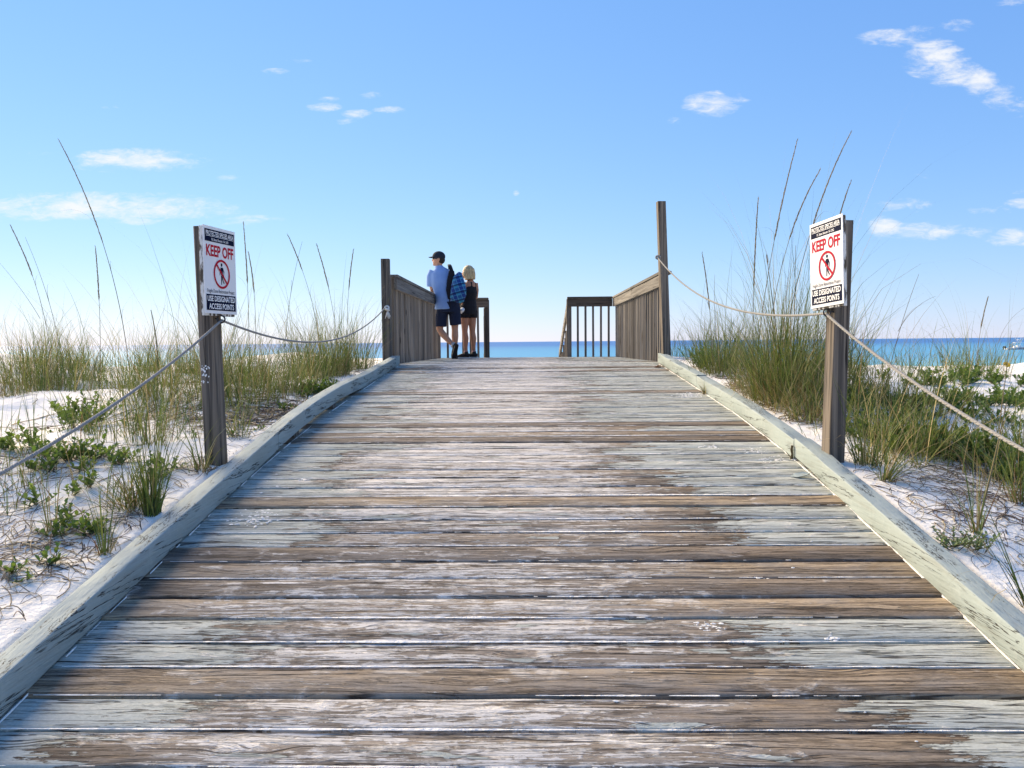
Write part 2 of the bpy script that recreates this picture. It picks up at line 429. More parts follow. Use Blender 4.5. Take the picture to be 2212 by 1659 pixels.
# ------------------------------------------------------------------ ground and sea
def build_ground():
    xs = np.concatenate([-np.geomspace(11, 900, 26)[::-1], np.arange(-10.9, -2.4, .10), np.arange(-2.4, -1.5, .03), np.linspace(-1.5, 1.5, 11), np.arange(1.52, 2.4, .03), np.arange(2.4, 10.9, .10), np.geomspace(11, 900, 26)])
    ys = np.concatenate([-np.geomspace(2.5, 60, 14)[::-1], np.arange(-2, 1.6, .2), np.arange(1.6, 6, .045), np.arange(6, 15, .11), np.arange(15, 40, .8), np.geomspace(41, 400, 14)])
    X, Y = np.meshgrid(xs, ys); Z = ground(X, Y)
    near = (np.abs(X) < 6) & (Y < 7)
    fx = np.sin(X * 23 + 2 * np.sin(Y * 17)) * np.sin(Y * 27 + 2.2 * np.sin(X * 15 + 1)) + .5 * np.sin(X * 51 + Y * 13) * np.sin(Y * 47 - X * 21)
    Z = Z + np.where(near, fx * .0035 * (np.abs(X) > 1.66), 0)
    n, mm = X.shape; V = np.stack([X, Y, Z], -1).reshape(-1, 3)
    idx = np.arange(n * mm).reshape(n, mm)
    q = np.stack([idx[:-1, :-1], idx[:-1, 1:], idx[1:, 1:], idx[1:, :-1]], -1).reshape(-1, 4)
    o = mko('sand_dune_ground', np_mesh('sand_dune_ground', V, q), SAND, None, True); tag(o, kind='structure')


def np_mesh(name, V, Q):
    me = bpy.data.meshes.new(name); V = np.ascontiguousarray(V, np.float32); Q = np.ascontiguousarray(Q, np.int32); k = Q.shape[1]
    me.vertices.add(len(V)); me.vertices.foreach_set('co', V.ravel())
    me.loops.add(Q.size); me.loops.foreach_set('vertex_index', Q.ravel())
    me.polygons.add(len(Q)); me.polygons.foreach_set('loop_start', np.arange(len(Q), dtype=np.int32) * k)
    me.update(calc_edges=True); me.validate(); return me


build_ground()
o = mk('sea', [(-30000, 40, -4.0), (30000, 40, -4.0), (30000, 45000, -4.0), (-30000, 45000, -4.0)], [(0, 1, 2, 3)], SEA); tag(o, kind='structure')

# ------------------------------------------------------------------ boardwalk
walk = empty('boardwalk'); tag(walk, kind='structure')
PITCH = .1449
BROWN = {2: (.6, .42), 5: (.85, .72), 6: (.25, .66), 7: (.75, .70), 8: (.15, .55), 12: (1.0, .45), 20: (.25, .45), 21: (.85, .6), 23: (.3, .5), 33: (.5, .5)}
PAINTX = {0: (1.28, 1.15), 1: (1.0, 1.0), 3: (.92, .78), 4: (1.0, .72), 9: (.95, .95), 10: (.9, .85), 11: (1.0, .9)}


def plank_mesh(seed, L=3.29, w=.1402, th=.038):
    r = random.Random(seed); nx = 22; xs = [-L / 2 + L * i / nx for i in range(nx + 1)]
    prof = [(-w / 2, -th), (-w / 2, -.009), (-w / 2 + .0035, -.0028), (-w / 2 + .011, 0), (0, .0), (w / 2 - .010, 0), (w / 2 - .0035, -.0025), (w / 2, -.008), (w / 2, -th)]
    cup = r.uniform(-.0016, .0016); V = []; Fc = []
    wob = [[r.gauss(0, .0011) for _ in xs], [r.gauss(0, .0011) for _ in xs]]; zz = [r.gauss(0, .0006) for _ in xs]
    n = len(prof)
    for i, x in enumerate(xs):
        for j, (y, z) in enumerate(prof):
            yy = y + (wob[0][i] if y < 0 else wob[1][i] if y > 0 else 0); V.append((x, yy, z + zz[i] + (cup if j == 4 else 0)))
    for i in range(nx):
        for j in range(n - 1): a = i * n + j; Fc.append((a, a + n, a + n + 1, a + 1))
        Fc.append((i * n, i * n + n - 1, (i + 1) * n + n - 1, (i + 1) * n))
    Fc.append(tuple(range(n))); Fc.append(tuple(nx * n + j for j in range(n - 1, -1, -1)))
    me = bpy.data.meshes.new('plank'); me.from_pydata(V, [], Fc); me.update(); me.materials.append(PLANK)
    me.polygons.foreach_set('use_smooth', [True] * len(me.polygons)); me.set_sharp_from_angle(angle=rad(50)); return me


pm = [plank_mesh(i) for i in range(7)]
gaps = []
n0 = -9
y = 1.95 + n0 * PITCH
k = n0
while y < 14.28:
    yc = y + PITCH / 2; sl = math.atan2(dz(yc + .07) - dz(yc - .07), .14)
    o = bpy.data.objects.new('plank', pm[(k * 5 + 3) % 7]); COL.objects.link(o); o.parent = walk
    r = random.Random(900 + k)
    brown = k in BROWN or (k > 36 and r.random() < .08)
    drop = -.002 if k in (3, 0, 19) else .0
    o.location = (r.uniform(-.008, .008), yc, dz(yc) + r.uniform(-.002, .002) + (.0035 if brown else drop))
    o.rotation_euler = (sl + r.gauss(0, .006), r.gauss(0, .0006), r.gauss(0, .0012))
    wide = k >= 50
    o['painted'] = 0. if brown else 1.
    tn, wh = BROWN.get(k, (r.uniform(.3, .8), r.uniform(.5, .95)))
    o['tone'] = float(tn if brown else r.uniform(.1, .75) * (1 if k < 30 else .6)); o['sanded'] = .72 if k in (0, 1, 3, 4) else float(wh if brown else r.uniform(.50, .82) + .10 * (k > 9) + .12 * (k > 16))
    pl, prr = PAINTX.get(k, (r.uniform(.78, 1.18), r.uniform(.50, .95) - .013 * max(0, min(k - 9, 20))))
    o['paint_left'] = float(pl); o['paint_right'] = float(prr)
    gaps.append((y, sl, brown)); y += PITCH; k += 1


def ribbon_mounds(lines, name, mat, parent):
    """small irregular mounds of sand along given lines of (centre point, half width, height) samples"""
    V = []; Fc = []
    for pts, wv in lines:
        prev = None
        for (p, hw, hh) in pts:
            if hw < .0008: prev = None; continue
            b = len(V); p = Vector(p); V += [p - wv * hw, p + Vector((0, 0, hh)), p + wv * hw]
            if prev is not None: Fc += [(prev, b, b + 1, prev + 1), (prev + 1, b + 1, b + 2, prev + 2)]
            prev = b
    o = mk(name, V, Fc, mat, parent, True); o['kind'] = 'stuff'; return o


L = []
for gi, (gy, sl, br) in enumerate(gaps):
    if gy > 10: break
    pts = []; x = -1.5
    while x < 1.5:
        a = mnoise.noise((x * 1.1, gi * 7.3, 0)); b = mnoise.noise((x * 9, gi * 3.1, 5)); c = mnoise.noise((x * 40, gi * 1.1, 9))
        midf = 1 - .55 * sstep(abs(x + .1), .6, 1.5)
        gq = mnoise.noise((gi * 5.7, 3.3, 1.)); hw = (.0026 + .0080 * (a + gq * .7) + .0040 * b + .0028 * c) * midf
        pts.append(((x, gy - .004, dz(gy) + .0022 + (.0042 if br or gaps[max(0, gi - 1)][2] else .0004)), max(0, min(hw, .010)), max(.0008, min(.005, hw * .5 + .001 * c))))
        x += .012 + random.random() * .012
    L.append((pts, Vector((0, 1, 0))))
for s in (-1, 1):
    pts = []; yv = 1.0
    while yv < 9:
        a = mnoise.noise((yv * 1.7, s * 9, 2)); b = mnoise.noise((yv * 14, s * 4, 2))
        hw = (.006 if s > 0 else .0015) + .008 * a + .004 * b
        pts.append(((s * 1.524, yv, dz(yv) + .001), max(0, min(.018, hw)), .004 + .003 * b)); yv += .03
    L.append((pts, Vector((1, 0, 0))))
ribbon_mounds(L, 'gap_sand', SAND, walk)


def sand_patches():
    V = []; Fc = []; r = random.Random(5)
    spots = [(-1.30, 3.52, .05), (-1.27, 3.62, .045), (-1.2, 3.75, .02), (-1.38, 3.9, .012), (-1.33, 4.0, .012), (-1.22, 4.1, .014), (-1.4, 4.2, .01), (1.36, 6.55, .05), (1.42, 6.62, .07), (1.36, 4.62, .045),
             (1.42, 4.42, .05), (1.1, 4.7, .03), (.9, 2.95, .016), (1.05, 3.05, .012), (.25, 2.22, .012), (.62, 2.62, .03), (1.0, 2.55, .016)]
    spots += [(r.uniform(-1.45, 1.45), r.uniform(1.9, 6), r.uniform(.002, .006)) for _ in range(110)]
    fine_ = []
    for (x, yv, rr) in spots:
        if rr > .012: fine_ += [(x + r.gauss(0, rr * 1.1), yv + r.gauss(0, rr * .7), r.uniform(.002, .0075)) for _ in range(int(rr * 900))]
        else: fine_.append((x, yv, rr * .6))
    spots = fine_
    for (x, yv, rr) in spots:
        b = len(V); n = 11; z = dz(yv) + .0035
        V.append((x, yv, z + min(.006, rr * .16)))
        for k in range(n):
            a = 6.283 * k / n; q = rr * (1 + r.uniform(-.35, .35)); V.append((x + q * math.cos(a) * 1.5, yv + q * math.sin(a) * .8, z - .0025 + q * math.sin(a) * .8 * .17))
        Fc += [(b, b + 1 + k, b + 1 + (k + 1) % n) for k in range(n)]
    o = mk('scattered_sand', V, Fc, SAND, walk, True); o['kind'] = 'stuff'


sand_patches()


def kerb(name, side, y0, y1, gapf):
    """4x4 timber laid along the edge of the boards"""
    w, h, bv = .091, .107, .006; xi = 1.527
    prof = []
    for (cx, cz, a0) in ((w - bv, h - bv, 0), (bv, h - bv, 90), (bv, bv, 180), (w - bv, bv, 270)):
        for a in (0, 30, 60, 90): prof.append((cx + bv * math.cos(rad(a0 + a)), cz + bv * math.sin(rad(a0 + a))))
    n = len(prof); N = max(8, int((y1 - y0) / .07)); V = []; Fc = []
    for i in range(N + 1):
        yv = y0 + (y1 - y0) * i / N
        for j, (px, pz) in enumerate(prof):
            q = mnoise.noise((yv * 3, j * .6, side * 5)) * .0022 + mnoise.noise((yv * 17, j * 1.3, side * 3)) * .0012
            V.append((side * (xi + px + q + .004 * math.sin(yv * 1.3 + side)), yv, dz(yv) + .002 + pz + gapf(yv) + q))
    for i in range(N):
        for j in range(n):
            a, b = i * n + j, i * n + (j + 1) % n; f = (a, b, b + n, a + n); Fc.append(f if side < 0 else f[::-1])
    c0 = tuple(range(n)); c1 = tuple(N * n + j for j in range(n)); Fc += [c0[::-1] if side < 0 else c0, c1 if side < 0 else c1[::-1]]
    o = mk('kerb_timber', V, Fc, KERB, walk, True); o.data.set_sharp_from_angle(angle=rad(60)); return o


hump = lambda yv: .034 * float(sstep(yv, 4.0, 5.2) * (1 - sstep(yv, 6.2, 7.4)))
kerb('kerb_timber', -1, 0.4, 4.62, lambda v: .004 + hump(v)); kerb('kerb_timber', -1, 4.626, 9.1, lambda v: .004 + hump(v))
kerb('kerb_timber', 1, 0.4, 4.44, lambda v: .001 + .012 * float(sstep(v, 3.9, 4.3))); kerb('kerb_timber', 1, 4.452, 7.0, lambda v: .0); kerb('kerb_timber', 1, 7.008, 9.1, lambda v: .008)
for (yv, zz, rr) in ((3.075, .078, .0125), (2.985, .074, .010)):
    V = [(1.5262 - .0006, yv + rr * math.cos(a * .524) * (1 + .25 * math.sin(a * 2.3)), dz(yv) + zz + rr * .9 * math.sin(a * .524)) for a in range(12)]
    mk('bolt_hole', V, [tuple(range(11, -1, -1))], plain('hole_shade', (.012, .010, .009), .9, .05), walk)  # flat disc on the face; the shade inside the recess is its near-black colour
# spacer blocks under the raised kerb, and joists that carry the boards
for yv in (4.3, 5.05, 6.05, 7.0):
    MB().box((-1.605, yv - .05, dz(yv) + .001), (-1.54, yv + .05, dz(yv) + .006 + hump(yv))).build('spacer_block', POSTW, walk)
for xj in (-1.58, -.79, 0., .79, 1.58):
    pts = [(-.0 + v) for v in np.arange(.6, 14.3, .4)]
    V = []; Fc = []
    for v in pts:
        z = dz(v) - .043; V += [(xj - .02, v, z), (xj + .02, v, z), (xj + .02, v, z - .18), (xj - .02, v, z - .18)]
    for i in range(len(pts) - 1):
        for j in range(4): a, b = i * 4 + j, i * 4 + (j + 1) % 4; Fc.append((a, a + 4, b + 4, b))
    Fc += [(0, 1, 2, 3), tuple(len(V) - 4 + j for j in (3, 2, 1, 0))]
    mk('joist', V, Fc, POSTW, walk)
for (px, py) in ((-1.55, 10.), (1.55, 10.), (-1.55, 13.9), (1.55, 13.9), (0, 13.9), (0, 10.)):
    MB().box((px - .07, py - .07, gz(px * 1.3, py) - .6), (px + .07, py + .07, dz(py) - .045)).build('pile', POSTW, walk)
# steps down to the beach, skewed a little to the left
for i in range(8):
    yv = 14.42 + .26 * i; sx = -.057 * (i + .5) * .26 / .26 * .26
    MB().box((-.75 + sx, yv, -.33 - .155 * (i + 1)), (.75 + sx, yv + .27, -.29 - .155 * (i + 1))).build('stair_tread', POSTW, walk)
for s in (-1, 1):
    V = [(s * .76, 14.34, -.36), (s * .76, 14.34, -.6), (s * .76 - .12, 16.6, -2.0), (s * .76 - .12, 16.6, -1.72)]
    mk('stringer', V + [(v[0] + .04 * s, v[1], v[2]) for v in V], [(0, 1, 2, 3), (7, 6, 5, 4), (0, 4, 5, 1), (1, 5, 6, 2), (2, 6, 7, 3), (3, 7, 4, 0)], POSTW, walk)


# ------------------------------------------------------------------ railings
def lean_post(name, parent, base, top, w, rz=0., mat=POSTW, d=None):
    """square post between two points, slightly bevelled, object origin at its base"""
    b = Vector(base); q = Vector(top) - b; d = d or w
    mb = MB(); N = 6; V = []; Fc = []
    bv = .006
    pr = [(w / 2 - bv, -d / 2), (w / 2, -d / 2 + bv), (w / 2, d / 2 - bv), (w / 2 - bv, d / 2), (-w / 2 + bv, d / 2), (-w / 2, d / 2 - bv), (-w / 2, -d / 2 + bv), (-w / 2 + bv, -d / 2)]
    c, s = math.cos(rz), math.sin(rz)
    for i in range(N + 1):
        f = i / N
        for (x, yv) in pr: V.append((x * c - yv * s + q.x * f, x * s + yv * c + q.y * f, q.z * f))
    for i in range(N):
        for j in range(8): a, e = i * 8 + j, i * 8 + (j + 1) % 8; Fc.append((a, e, e + 8, a + 8))
    Fc += [tuple(range(7, -1, -1)), tuple(N * 8 + j for j in range(8))]
    o = mk(name, V, Fc, mat, parent); o.location = b; return o


bal_me = None
def baluster(parent, x, y, z0, z1, mat=BALW):
    global bal_me
    if bal_me is None:
        t = MB().box((-.019, -.019, 0), (.019, .019, 1)).build('baluster', BALW); bevel_mesh(t, .0025, 1); bal_me = t.data; bpy.data.objects.remove(t)
    o = bpy.data.objects.new('baluster', bal_me); COL.objects.link(o); o.parent = parent
    o.location = (x, y, z0); o.scale = (1, 1, z1 - z0); o.rotation_euler = (random.gauss(0, .003), random.gauss(0, .003), random.gauss(0, .05)); return o


def beam(name, parent, p0, p1, w, h, mat, bv=.004):
    """board from p0 to p1 (centres of its ends): w across, h up"""
    p0, p1 = Vector(p0), Vector(p1); d = p1 - p0; dn = d.normalized(); sd_ = dn.cross(Vector((0, 0, 1))).normalized(); up = sd_.cross(dn)
    V = [sd_ * (a * w / 2) + up * (b * h / 2) + dn * c for c in (0, d.length) for (a, b) in ((-1, -1), (1, -1), (1, 1), (-1, 1))]
    o = mk(name, V, [(3, 2, 1, 0), (4, 5, 6, 7), (0, 1, 5, 4), (1, 2, 6, 5), (2, 3, 7, 6), (3, 0, 4, 7)], mat, parent)
    o.location = p0
    bevel_mesh(o, bv, 1); return o


def railing(side, label):
    s = side; root = empty('railing', (0, 0, 0)); tag(root, label, 'railing')
    xr = 1.60; top = .83
    y0 = 9.22 if s < 0 else 9.12
    # corner post, mid posts
    for yv in ((11.7, 14.22)): lean_post('post', root, (s * (xr + .075), yv, dz(yv) - .5), (s * (xr + .075), yv, top - .05), .089)
    if s < 0: lean_post('post', root, (-xr - .07, 9.17, -.75), (-xr - .07, 9.17, .80), .089)
    for yy0, yy1 in ((y0, 11.72), (11.725, 14.27)):
        beam('face_board', root, (s * (xr - .02), yy0, top - .125), (s * (xr - .02), yy1, top - .125), .038, .14, RAILY)
        beam('cap_rail', root, (s * (xr + .02), yy0, top - .0335), (s * (xr + .02), yy1, top - .0335), .14, .037, RAILY)
    yv = y0 + .05
    while yv < 14.15:
        baluster(root, s * (xr + .020), yv, dz(yv) - .13, top - .06); yv += .1335
    beam('skirt_board', root, (s * (xr + .060), y0, -.36), (s * (xr + .060), 14.2, -.38), .038, .14, RAILY)
    # return across the end of the platform, up to the steps
    xi = .76
    beam('face_board', root, (s * (xr - .05), 14.22, top - .125), (s * (xi - .03), 14.22, top - .125), .038, .14, RAILX)
    beam('cap_rail', root, (s * (xr - .055), 14.25, top - .0335), (s * (xi - .035), 14.25, top - .0335), .14, .037, RAILX)
    lean_post('post', root, (s * xi, 14.29, -.8), (s * xi, 14.29, top - .055), .089)
    for i in range(5): baluster(root, s * (xi + .16 + .142 * i), 14.258, dz(14.2) - .12, top - .06)
    # sloping rail beside the steps
    sk = -.10
    beam('stair_rail', root, (s * xi, 14.36, top - .06), (s * xi + sk, 16.0, -.26), .04, .13, RAILY)
    for i in range(7):
        f = (i + .6) / 7.4; zt = top - .06 - 1.05 * f - .05
        baluster(root, s * xi + sk * f + s * .041, 14.36 + 1.64 * f, zt - .95, zt)
    lean_post('post', root, (s * xi + sk + s * .02, 16.03, -2.9), (s * xi + sk + s * .02, 16.03, -.24), .089)
    return root


railing(-1, 'left weathered wooden railing of the platform, the couple leaning beside it')
railing(1, 'right weathered wooden railing of the platform, next to the tall post')


def rope_post(name, label, base, top, w, rz=0.):
    r = empty(name, base); tag(r, label, 'post'); b = Vector(base)
    o = lean_post('post_shaft', r, (0, 0, -.4), Vector(top) - b, w, rz); return r


rope_post('wooden_post', 'short square wooden post at the left railing with rope knot', (-1.655, 9.0, -.36), (-1.655, 9.0, .975), .094)
rope_post('wooden_post', 'tallest square wooden post, leaning beside the right railing', (1.632, 9.02, -.36), (1.545, 9.02, 1.6), .092, .12)

# ------------------------------------------------------------------ ropes
def catenary(a, b, sag, n=24):
    a, b = Vector(a), Vector(b); return [a.lerp(b, i / n) - Vector((0, 0, sag * 4 * (i / n) * (1 - i / n))) for i in range(n + 1)]


def rope_material():
    m, t = new_mat('rope_fibre'); p = t.n('ShaderNodeTexCoord').outputs['Object']
    w = t.n('ShaderNodeTexWave', {'bands_direction': 'DIAGONAL'}, Vector=p, Scale=46., Distortion=1.5, Detail=2.).outputs[1]
    nz = t.noise(p, 60., 4.)
    col = t.mix(w, c4(.25, .24, .225), c4(.33, .32, .30)); col = t.mix(t.m('MULTIPLY', nz, .4), col, c4(.22, .21, .20))
    finish(t, col, .85, bump(t, w, .002, .5), .15); return m


ROPE = rope_material(); IRON = plain('dark_iron', (.02, .018, .018), .5, .4, 40.)


def twisted(mb, P, r):
    """three strand rope"""
    P = [Vector(p) for p in P]; d = [0.]
    for i in range(1, len(P)): d.append(d[-1] + (P[i] - P[i - 1]).length)
    tot = d[-1]; N = min(900, int(tot / .012))
    arr = np.array([tuple(p) for p in P]); s = np.linspace(0, tot, N)
    Q = np.stack([np.interp(s, d, arr[:, k]) for k in range(3)], -1)
    for st in range(3):
        pts = []
        for i, q in enumerate(Q):
            tn = Vector(Q[min(i + 1, N - 1)] - Q[max(i - 1, 0)]).normalized(); sx = tn.cross(Vector((0, 0, 1))).normalized(); sy = sx.cross(tn)
            a = s[i] / (r * 11.) * 6.283 + st * 2.094; pts.append(Vector(q) + (sx * math.cos(a) + sy * math.sin(a)) * r * .40)
        mb.tube(pts, r * .64, 6, (0, 0, 1))


def torus(mb, c, R, r, M=None, n=18, m=7):
    P = [Vector((R * math.cos(6.2832 * k / n), R * math.sin(6.2832 * k / n), 0)) for k in range(n + 1)]
    if M is not None: P = [M @ p for p in P]
    mb.tube([Vector(c) + p for p in P], r, m, (M @ Vector((0, 0, 1))) if M is not None else (0, 0, 1), False)


def ropes():
    rl = empty('barrier_rope', (-1.66, 4.15, .13)); tag(rl, 'left pale barrier rope strung through the ring below the left sign', 'rope')
    mb = MB(); o0 = Vector((-1.66, 4.15, .13))
    near = catenary((-1.66, 4.15, .13), (-1.72, -1.6, -.45), .42, 30); twisted(mb, [p - o0 for p in near], .0070); mb.build('rope_span', ROPE, rl, True)
    mb = MB(); far = catenary((-1.66, 4.15, .13), (-1.665, 8.94, .40), .235, 30); twisted(mb, [p - o0 for p in far], .0070); mb.build('rope_span', ROPE, rl, True)
    mb = MB(); c = Vector((-1.635, 8.93, .405)) - o0
    torus(mb, c, .022, .011, Matrix.Rotation(rad(70), 3, 'X')); torus(mb, c + Vector((.012, -.012, -.018)), .018, .011, Matrix.Rotation(rad(30), 3, 'Y'))
    for a in range(9):
        mb.tube([c + Vector((.012, -.01, -.03)), c + Vector((.012 + .03 * math.cos(a * .7), -.02 + .02 * math.sin(a * .7), -.10 - .012 * (a % 3)))], [.006, .004], 5)
    mb.build('frayed_knot', plain('frayed_rope', (.62, .61, .58), .9, .1, 60.), rl, True)
    rr = empty('barrier_rope', (1.575, 4.12, .135)); tag(rr, 'right pale barrier rope strung through the ring below the right sign', 'rope'); o0 = Vector((1.575, 4.12, .135))
    mb = MB(); twisted(mb, [p - o0 for p in catenary((1.575, 4.12, .135), (1.70, -1.6, -.45), .42, 30)], .0075); mb.build('rope_span', ROPE, rr, True)
    mb = MB(); twisted(mb, [p - o0 for p in catenary((1.575, 4.12, .135), (1.50, 8.95, .95), .212, 30)], .0075); mb.build('rope_span', ROPE, rr, True)
    mb = MB(); c = Vector((1.50, 8.945, .955)) - o0; torus(mb, c, .022, .011, Matrix.Rotation(rad(60), 3, 'X')); torus(mb, c + Vector((.01, 0, .012)), .016, .01, Matrix.Rotation(rad(20), 3, 'Y')); mb.build('knot', ROPE, rr, True)


ropes()

# ------------------------------------------------------------------ warning signs
SIGNW = plain('sign_white', (.72, .72, .73), .6, .2, 6., .03); SIGNB = plain('sign_navy', (.008, .011, .032), .8, .04); SIGNR = plain('sign_red', (.42, .018, .035), .8, .05)
SIGNT = plain('sign_white_print', (.80, .80, .81), .5, .3)


def ply_material():
    m, t = new_mat('peeling_board'); p = t.n('ShaderNodeTexCoord').outputs['Object']
    a = t.noise(t.v('MULTIPLY', p, (30, 30, 7)), 1., 5., .65); col = t.mix(t.ss(a, .46, .54), c4(.62, .61, .58), c4(.08, .065, .05))
    finish(t, col, .8, bump(t, a, .004, .8), .2); return m


PLY = ply_material()


def text_mesh(body, w, h, mat, parent, cx, cz, y, bold=.02):
    cu = bpy.data.curves.new('lettering', 'FONT'); cu.body = body; cu.size = 1; cu.offset = bold; cu.extrude = .0; cu.fill_mode = 'FRONT'; cu.resolution_u = 3
    ob = bpy.data.objects.new('lettering_tmp', cu); COL.objects.link(ob)
    dg = bpy.context.evaluated_depsgraph_get(); dg.update(); me = bpy.data.meshes.new_from_object(ob.evaluated_get(dg)); bpy.data.objects.remove(ob); bpy.data.curves.remove(cu)
    co = np.zeros(len(me.vertices) * 3); me.vertices.foreach_get('co', co); co = co.reshape(-1, 3)
    lo, hi = co.min(0), co.max(0); sx = w / (hi[0] - lo[0]); sy = h / (hi[1] - lo[1])
    out = np.stack([(co[:, 0] - (lo[0] + hi[0]) / 2) * sx + cx, np.full(len(co), y), (co[:, 1] - (lo[1] + hi[1]) / 2) * sy + cz], -1)
    me.vertices.foreach_set('co', out.ravel()); me.update(); me.name = 'lettering'; me.materials.clear(); me.materials.append(mat)
    o = bpy.data.objects.new('lettering', me); COL.objects.link(o); o.parent = parent; return o


def flat(pts, y): return [(x, y, z) for (x, z) in pts]


def sign(label, base, top, rz, center, tilt, post_w=.089, sheared=0.):
    """post with a board and a printed panel; the panel faces local -Y before turning by rz"""
    b = Vector(base); root = empty('warning_sign', base); tag(root, label, 'sign')
    lean_post('post', root, (0, 0, -.4), Vector(top) - b, post_w, rz)
    hw, hh = .1525, .2285
    M = Matrix.Translation(Vector(center) - b) @ Matrix.Rotation(rz, 4, 'Z') @ Matrix.Rotation(tilt, 4, 'Y')
    pn = mk('sign_panel', [(-hw, -.002, -hh), (hw, -.002, -hh), (hw, -.002, hh), (-hw, -.002, hh), (-hw, .002, -hh), (hw, .002, -hh), (hw, .002, hh), (-hw, .002, hh)],
            [(0, 1, 2, 3), (7, 6, 5, 4), (0, 4, 5, 1), (1, 5, 6, 2), (2, 6, 7, 3), (3, 7, 4, 0)], SIGNW, root); pn.matrix_local = M
    V = []; r = random.Random(int(center[0] * 100))
    bd = MB().box((-hw + .004, .004, -hh - .012), (hw - .012, .026, hh - .004)).build('backing_board', PLY, root); bevel_mesh(bd, .002, 1); bd.matrix_local = M
    y = -.0032
    def bar(z0, z1): return mk('printed_band', flat([(-hw + .012, z0), (hw - .012, z0), (hw - .012, z1), (-hw + .012, z1)], y), [(0, 1, 2, 3)], SIGNB, pn)
    bar(.148, .212); bar(-.212, -.128)
    text_mesh('PROTECTED SPECIES AREA', .262, .024, SIGNT, pn, 0, .192, y - .0012, .012)
    text_mesh('FL State Statute 161.242', .16, .013, SIGNT, pn, 0, .161, y - .0012, .006)
    mk('printed_line', flat([(-.131, .1755), (.131, .1755), (.131, .1775), (-.131, .1775)], y - .0012), [(0, 1, 2, 3)], SIGNT, pn)
    text_mesh('KEEP OFF', .262, .062, SIGNR, pn, 0, .102, y, .030)
    text_mesh('Fragile Dune Restoration Project', .262, .026, SIGNB, pn, 0, -.112, y, .0)
    text_mesh('USE DESIGNATED', .264, .030, SIGNT, pn, 0, -.150, y - .0012, .02)
    text_mesh('ACCESS POINTS', .238, .030, SIGNT, pn, 0, -.190, y - .0012, .02)
    # no-walking symbol
    cx, cz, ro, ri = 0.01, -.016, .078, .066; n = 40
    V = flat([(cx + ro * math.cos(6.2832 * k / n), cz + ro * 1.0 * math.sin(6.2832 * k / n)) for k in range(n)] + [(cx + ri * math.cos(6.2832 * k / n), cz + ri * math.sin(6.2832 * k / n)) for k in range(n)], y - .0012)
    Fc = [(k, (k + 1) % n, n + (k + 1) % n, n + k) for k in range(n)]
    d = Vector((math.cos(rad(-45)), math.sin(rad(-45)))); q = Vector((-d.y, d.x)) * .006
    kx = len(V); V += flat([(cx - d.x * .07 + q.x, cz - d.y * .07 + q.y), (cx - d.x * .07 - q.x, cz - d.y * .07 - q.y), (cx + d.x * .07 - q.x, cz + d.y * .07 - q.y), (cx + d.x * .07 + q.x, cz + d.y * .07 + q.y)], y - .0013)
    Fc.append((kx, kx + 1, kx + 2, kx + 3)); mk('prohibition_ring', V, Fc, SIGNR, pn)
    mb = MB()
    def poly(P): mb.add(flat([(cx + a, cz + c) for a, c in P], y), [tuple(range(len(P)))])
    poly([(.0085 * math.cos(k * .5236), .050 + .0095 * math.sin(k * .5236)) for k in range(12)])
    poly([(-.011, .036), (.012, .037), (.014, .03), (.010, -.004), (-.008, -.004), (-.010, .026)])
    poly([(-.012, .034), (-.009, .02), (-.017, -.006), (-.021, -.005)])
    poly([(.014, .034), (.024, .014), (.022, -.008), (.018, -.008), (.018, .012), (.011, .024)])
    poly([(-.008, -.006), (.001, -.006), (-.001, -.056), (-.007, -.056)])
    poly([(.002, -.006), (.010, -.006), (.011, -.026), (.024, -.048), (.018, -.052), (.004, -.030)])
    mb.build('walking_figure', SIGNB, pn)
    return root, M


NL = rad(80.5); NR = rad(-79.5)
rl, _ = sign('left warning sign on leaning square post, panel in shade, white paint splashes on the post', (-1.712, 4.17, -.62), (-1.745, 4.17, .635), NL, (-1.652, 4.13, .392), rad(0.0))
rr, _ = sign('right warning sign on square post, panel bright in the sun, big grass clump behind it', (1.635, 4.17, -.62), (1.672, 4.17, .625), NR, (1.580, 4.13, .402), rad(-3.0))
for root, c, sx in ((rl, (-1.655, 4.13, .135), 1), (rr, (1.578, 4.11, .14), -1)):
    mb = MB(); b = Vector(root.location); torus(mb, Vector(c) - b, .020, .0045, Matrix.Rotation(rad(78), 3, 'X') @ Matrix.Rotation(rad(15), 3, 'Y'))
    mb.tube([Vector(c) - b + Vector((-sx * .018, .008, .004)), Vector(c) - b + Vector((-sx * .055, .03, .004))], .0045, 6); mb.build('eye_ring', IRON, root, True)
# white paint splashes on the left post
mb = MB(); r = random.Random(3); nrm = Vector((-.259, -.966, 0)); tx = Vector((.966, -.259, 0))
for i in range(26):
    c = Vector((-.014, .0, .0)) + nrm * .0462 + tx * r.gauss(-.008, .014) + Vector((-.01, 0, .46 + r.gauss(0, .028))); q = r.uniform(.002, .006)
    mb.add([c + tx * (q * r.uniform(.6, 1.4) * math.cos(a * .785)) + Vector((0, 0, q * r.uniform(.6, 1.5) * math.sin(a * .785))) for a in range(8)], [tuple(range(8))])
mb.build('paint_splash', SIGNT, rl)

# ------------------------------------------------------------------ vegetation
GREEN, YGREEN, STRAW, DGREEN, RUST = (.092, .135, .030), (.195, .215, .050), (.36, .275, .135), (.042, .068, .021), (.18, .095, .04)


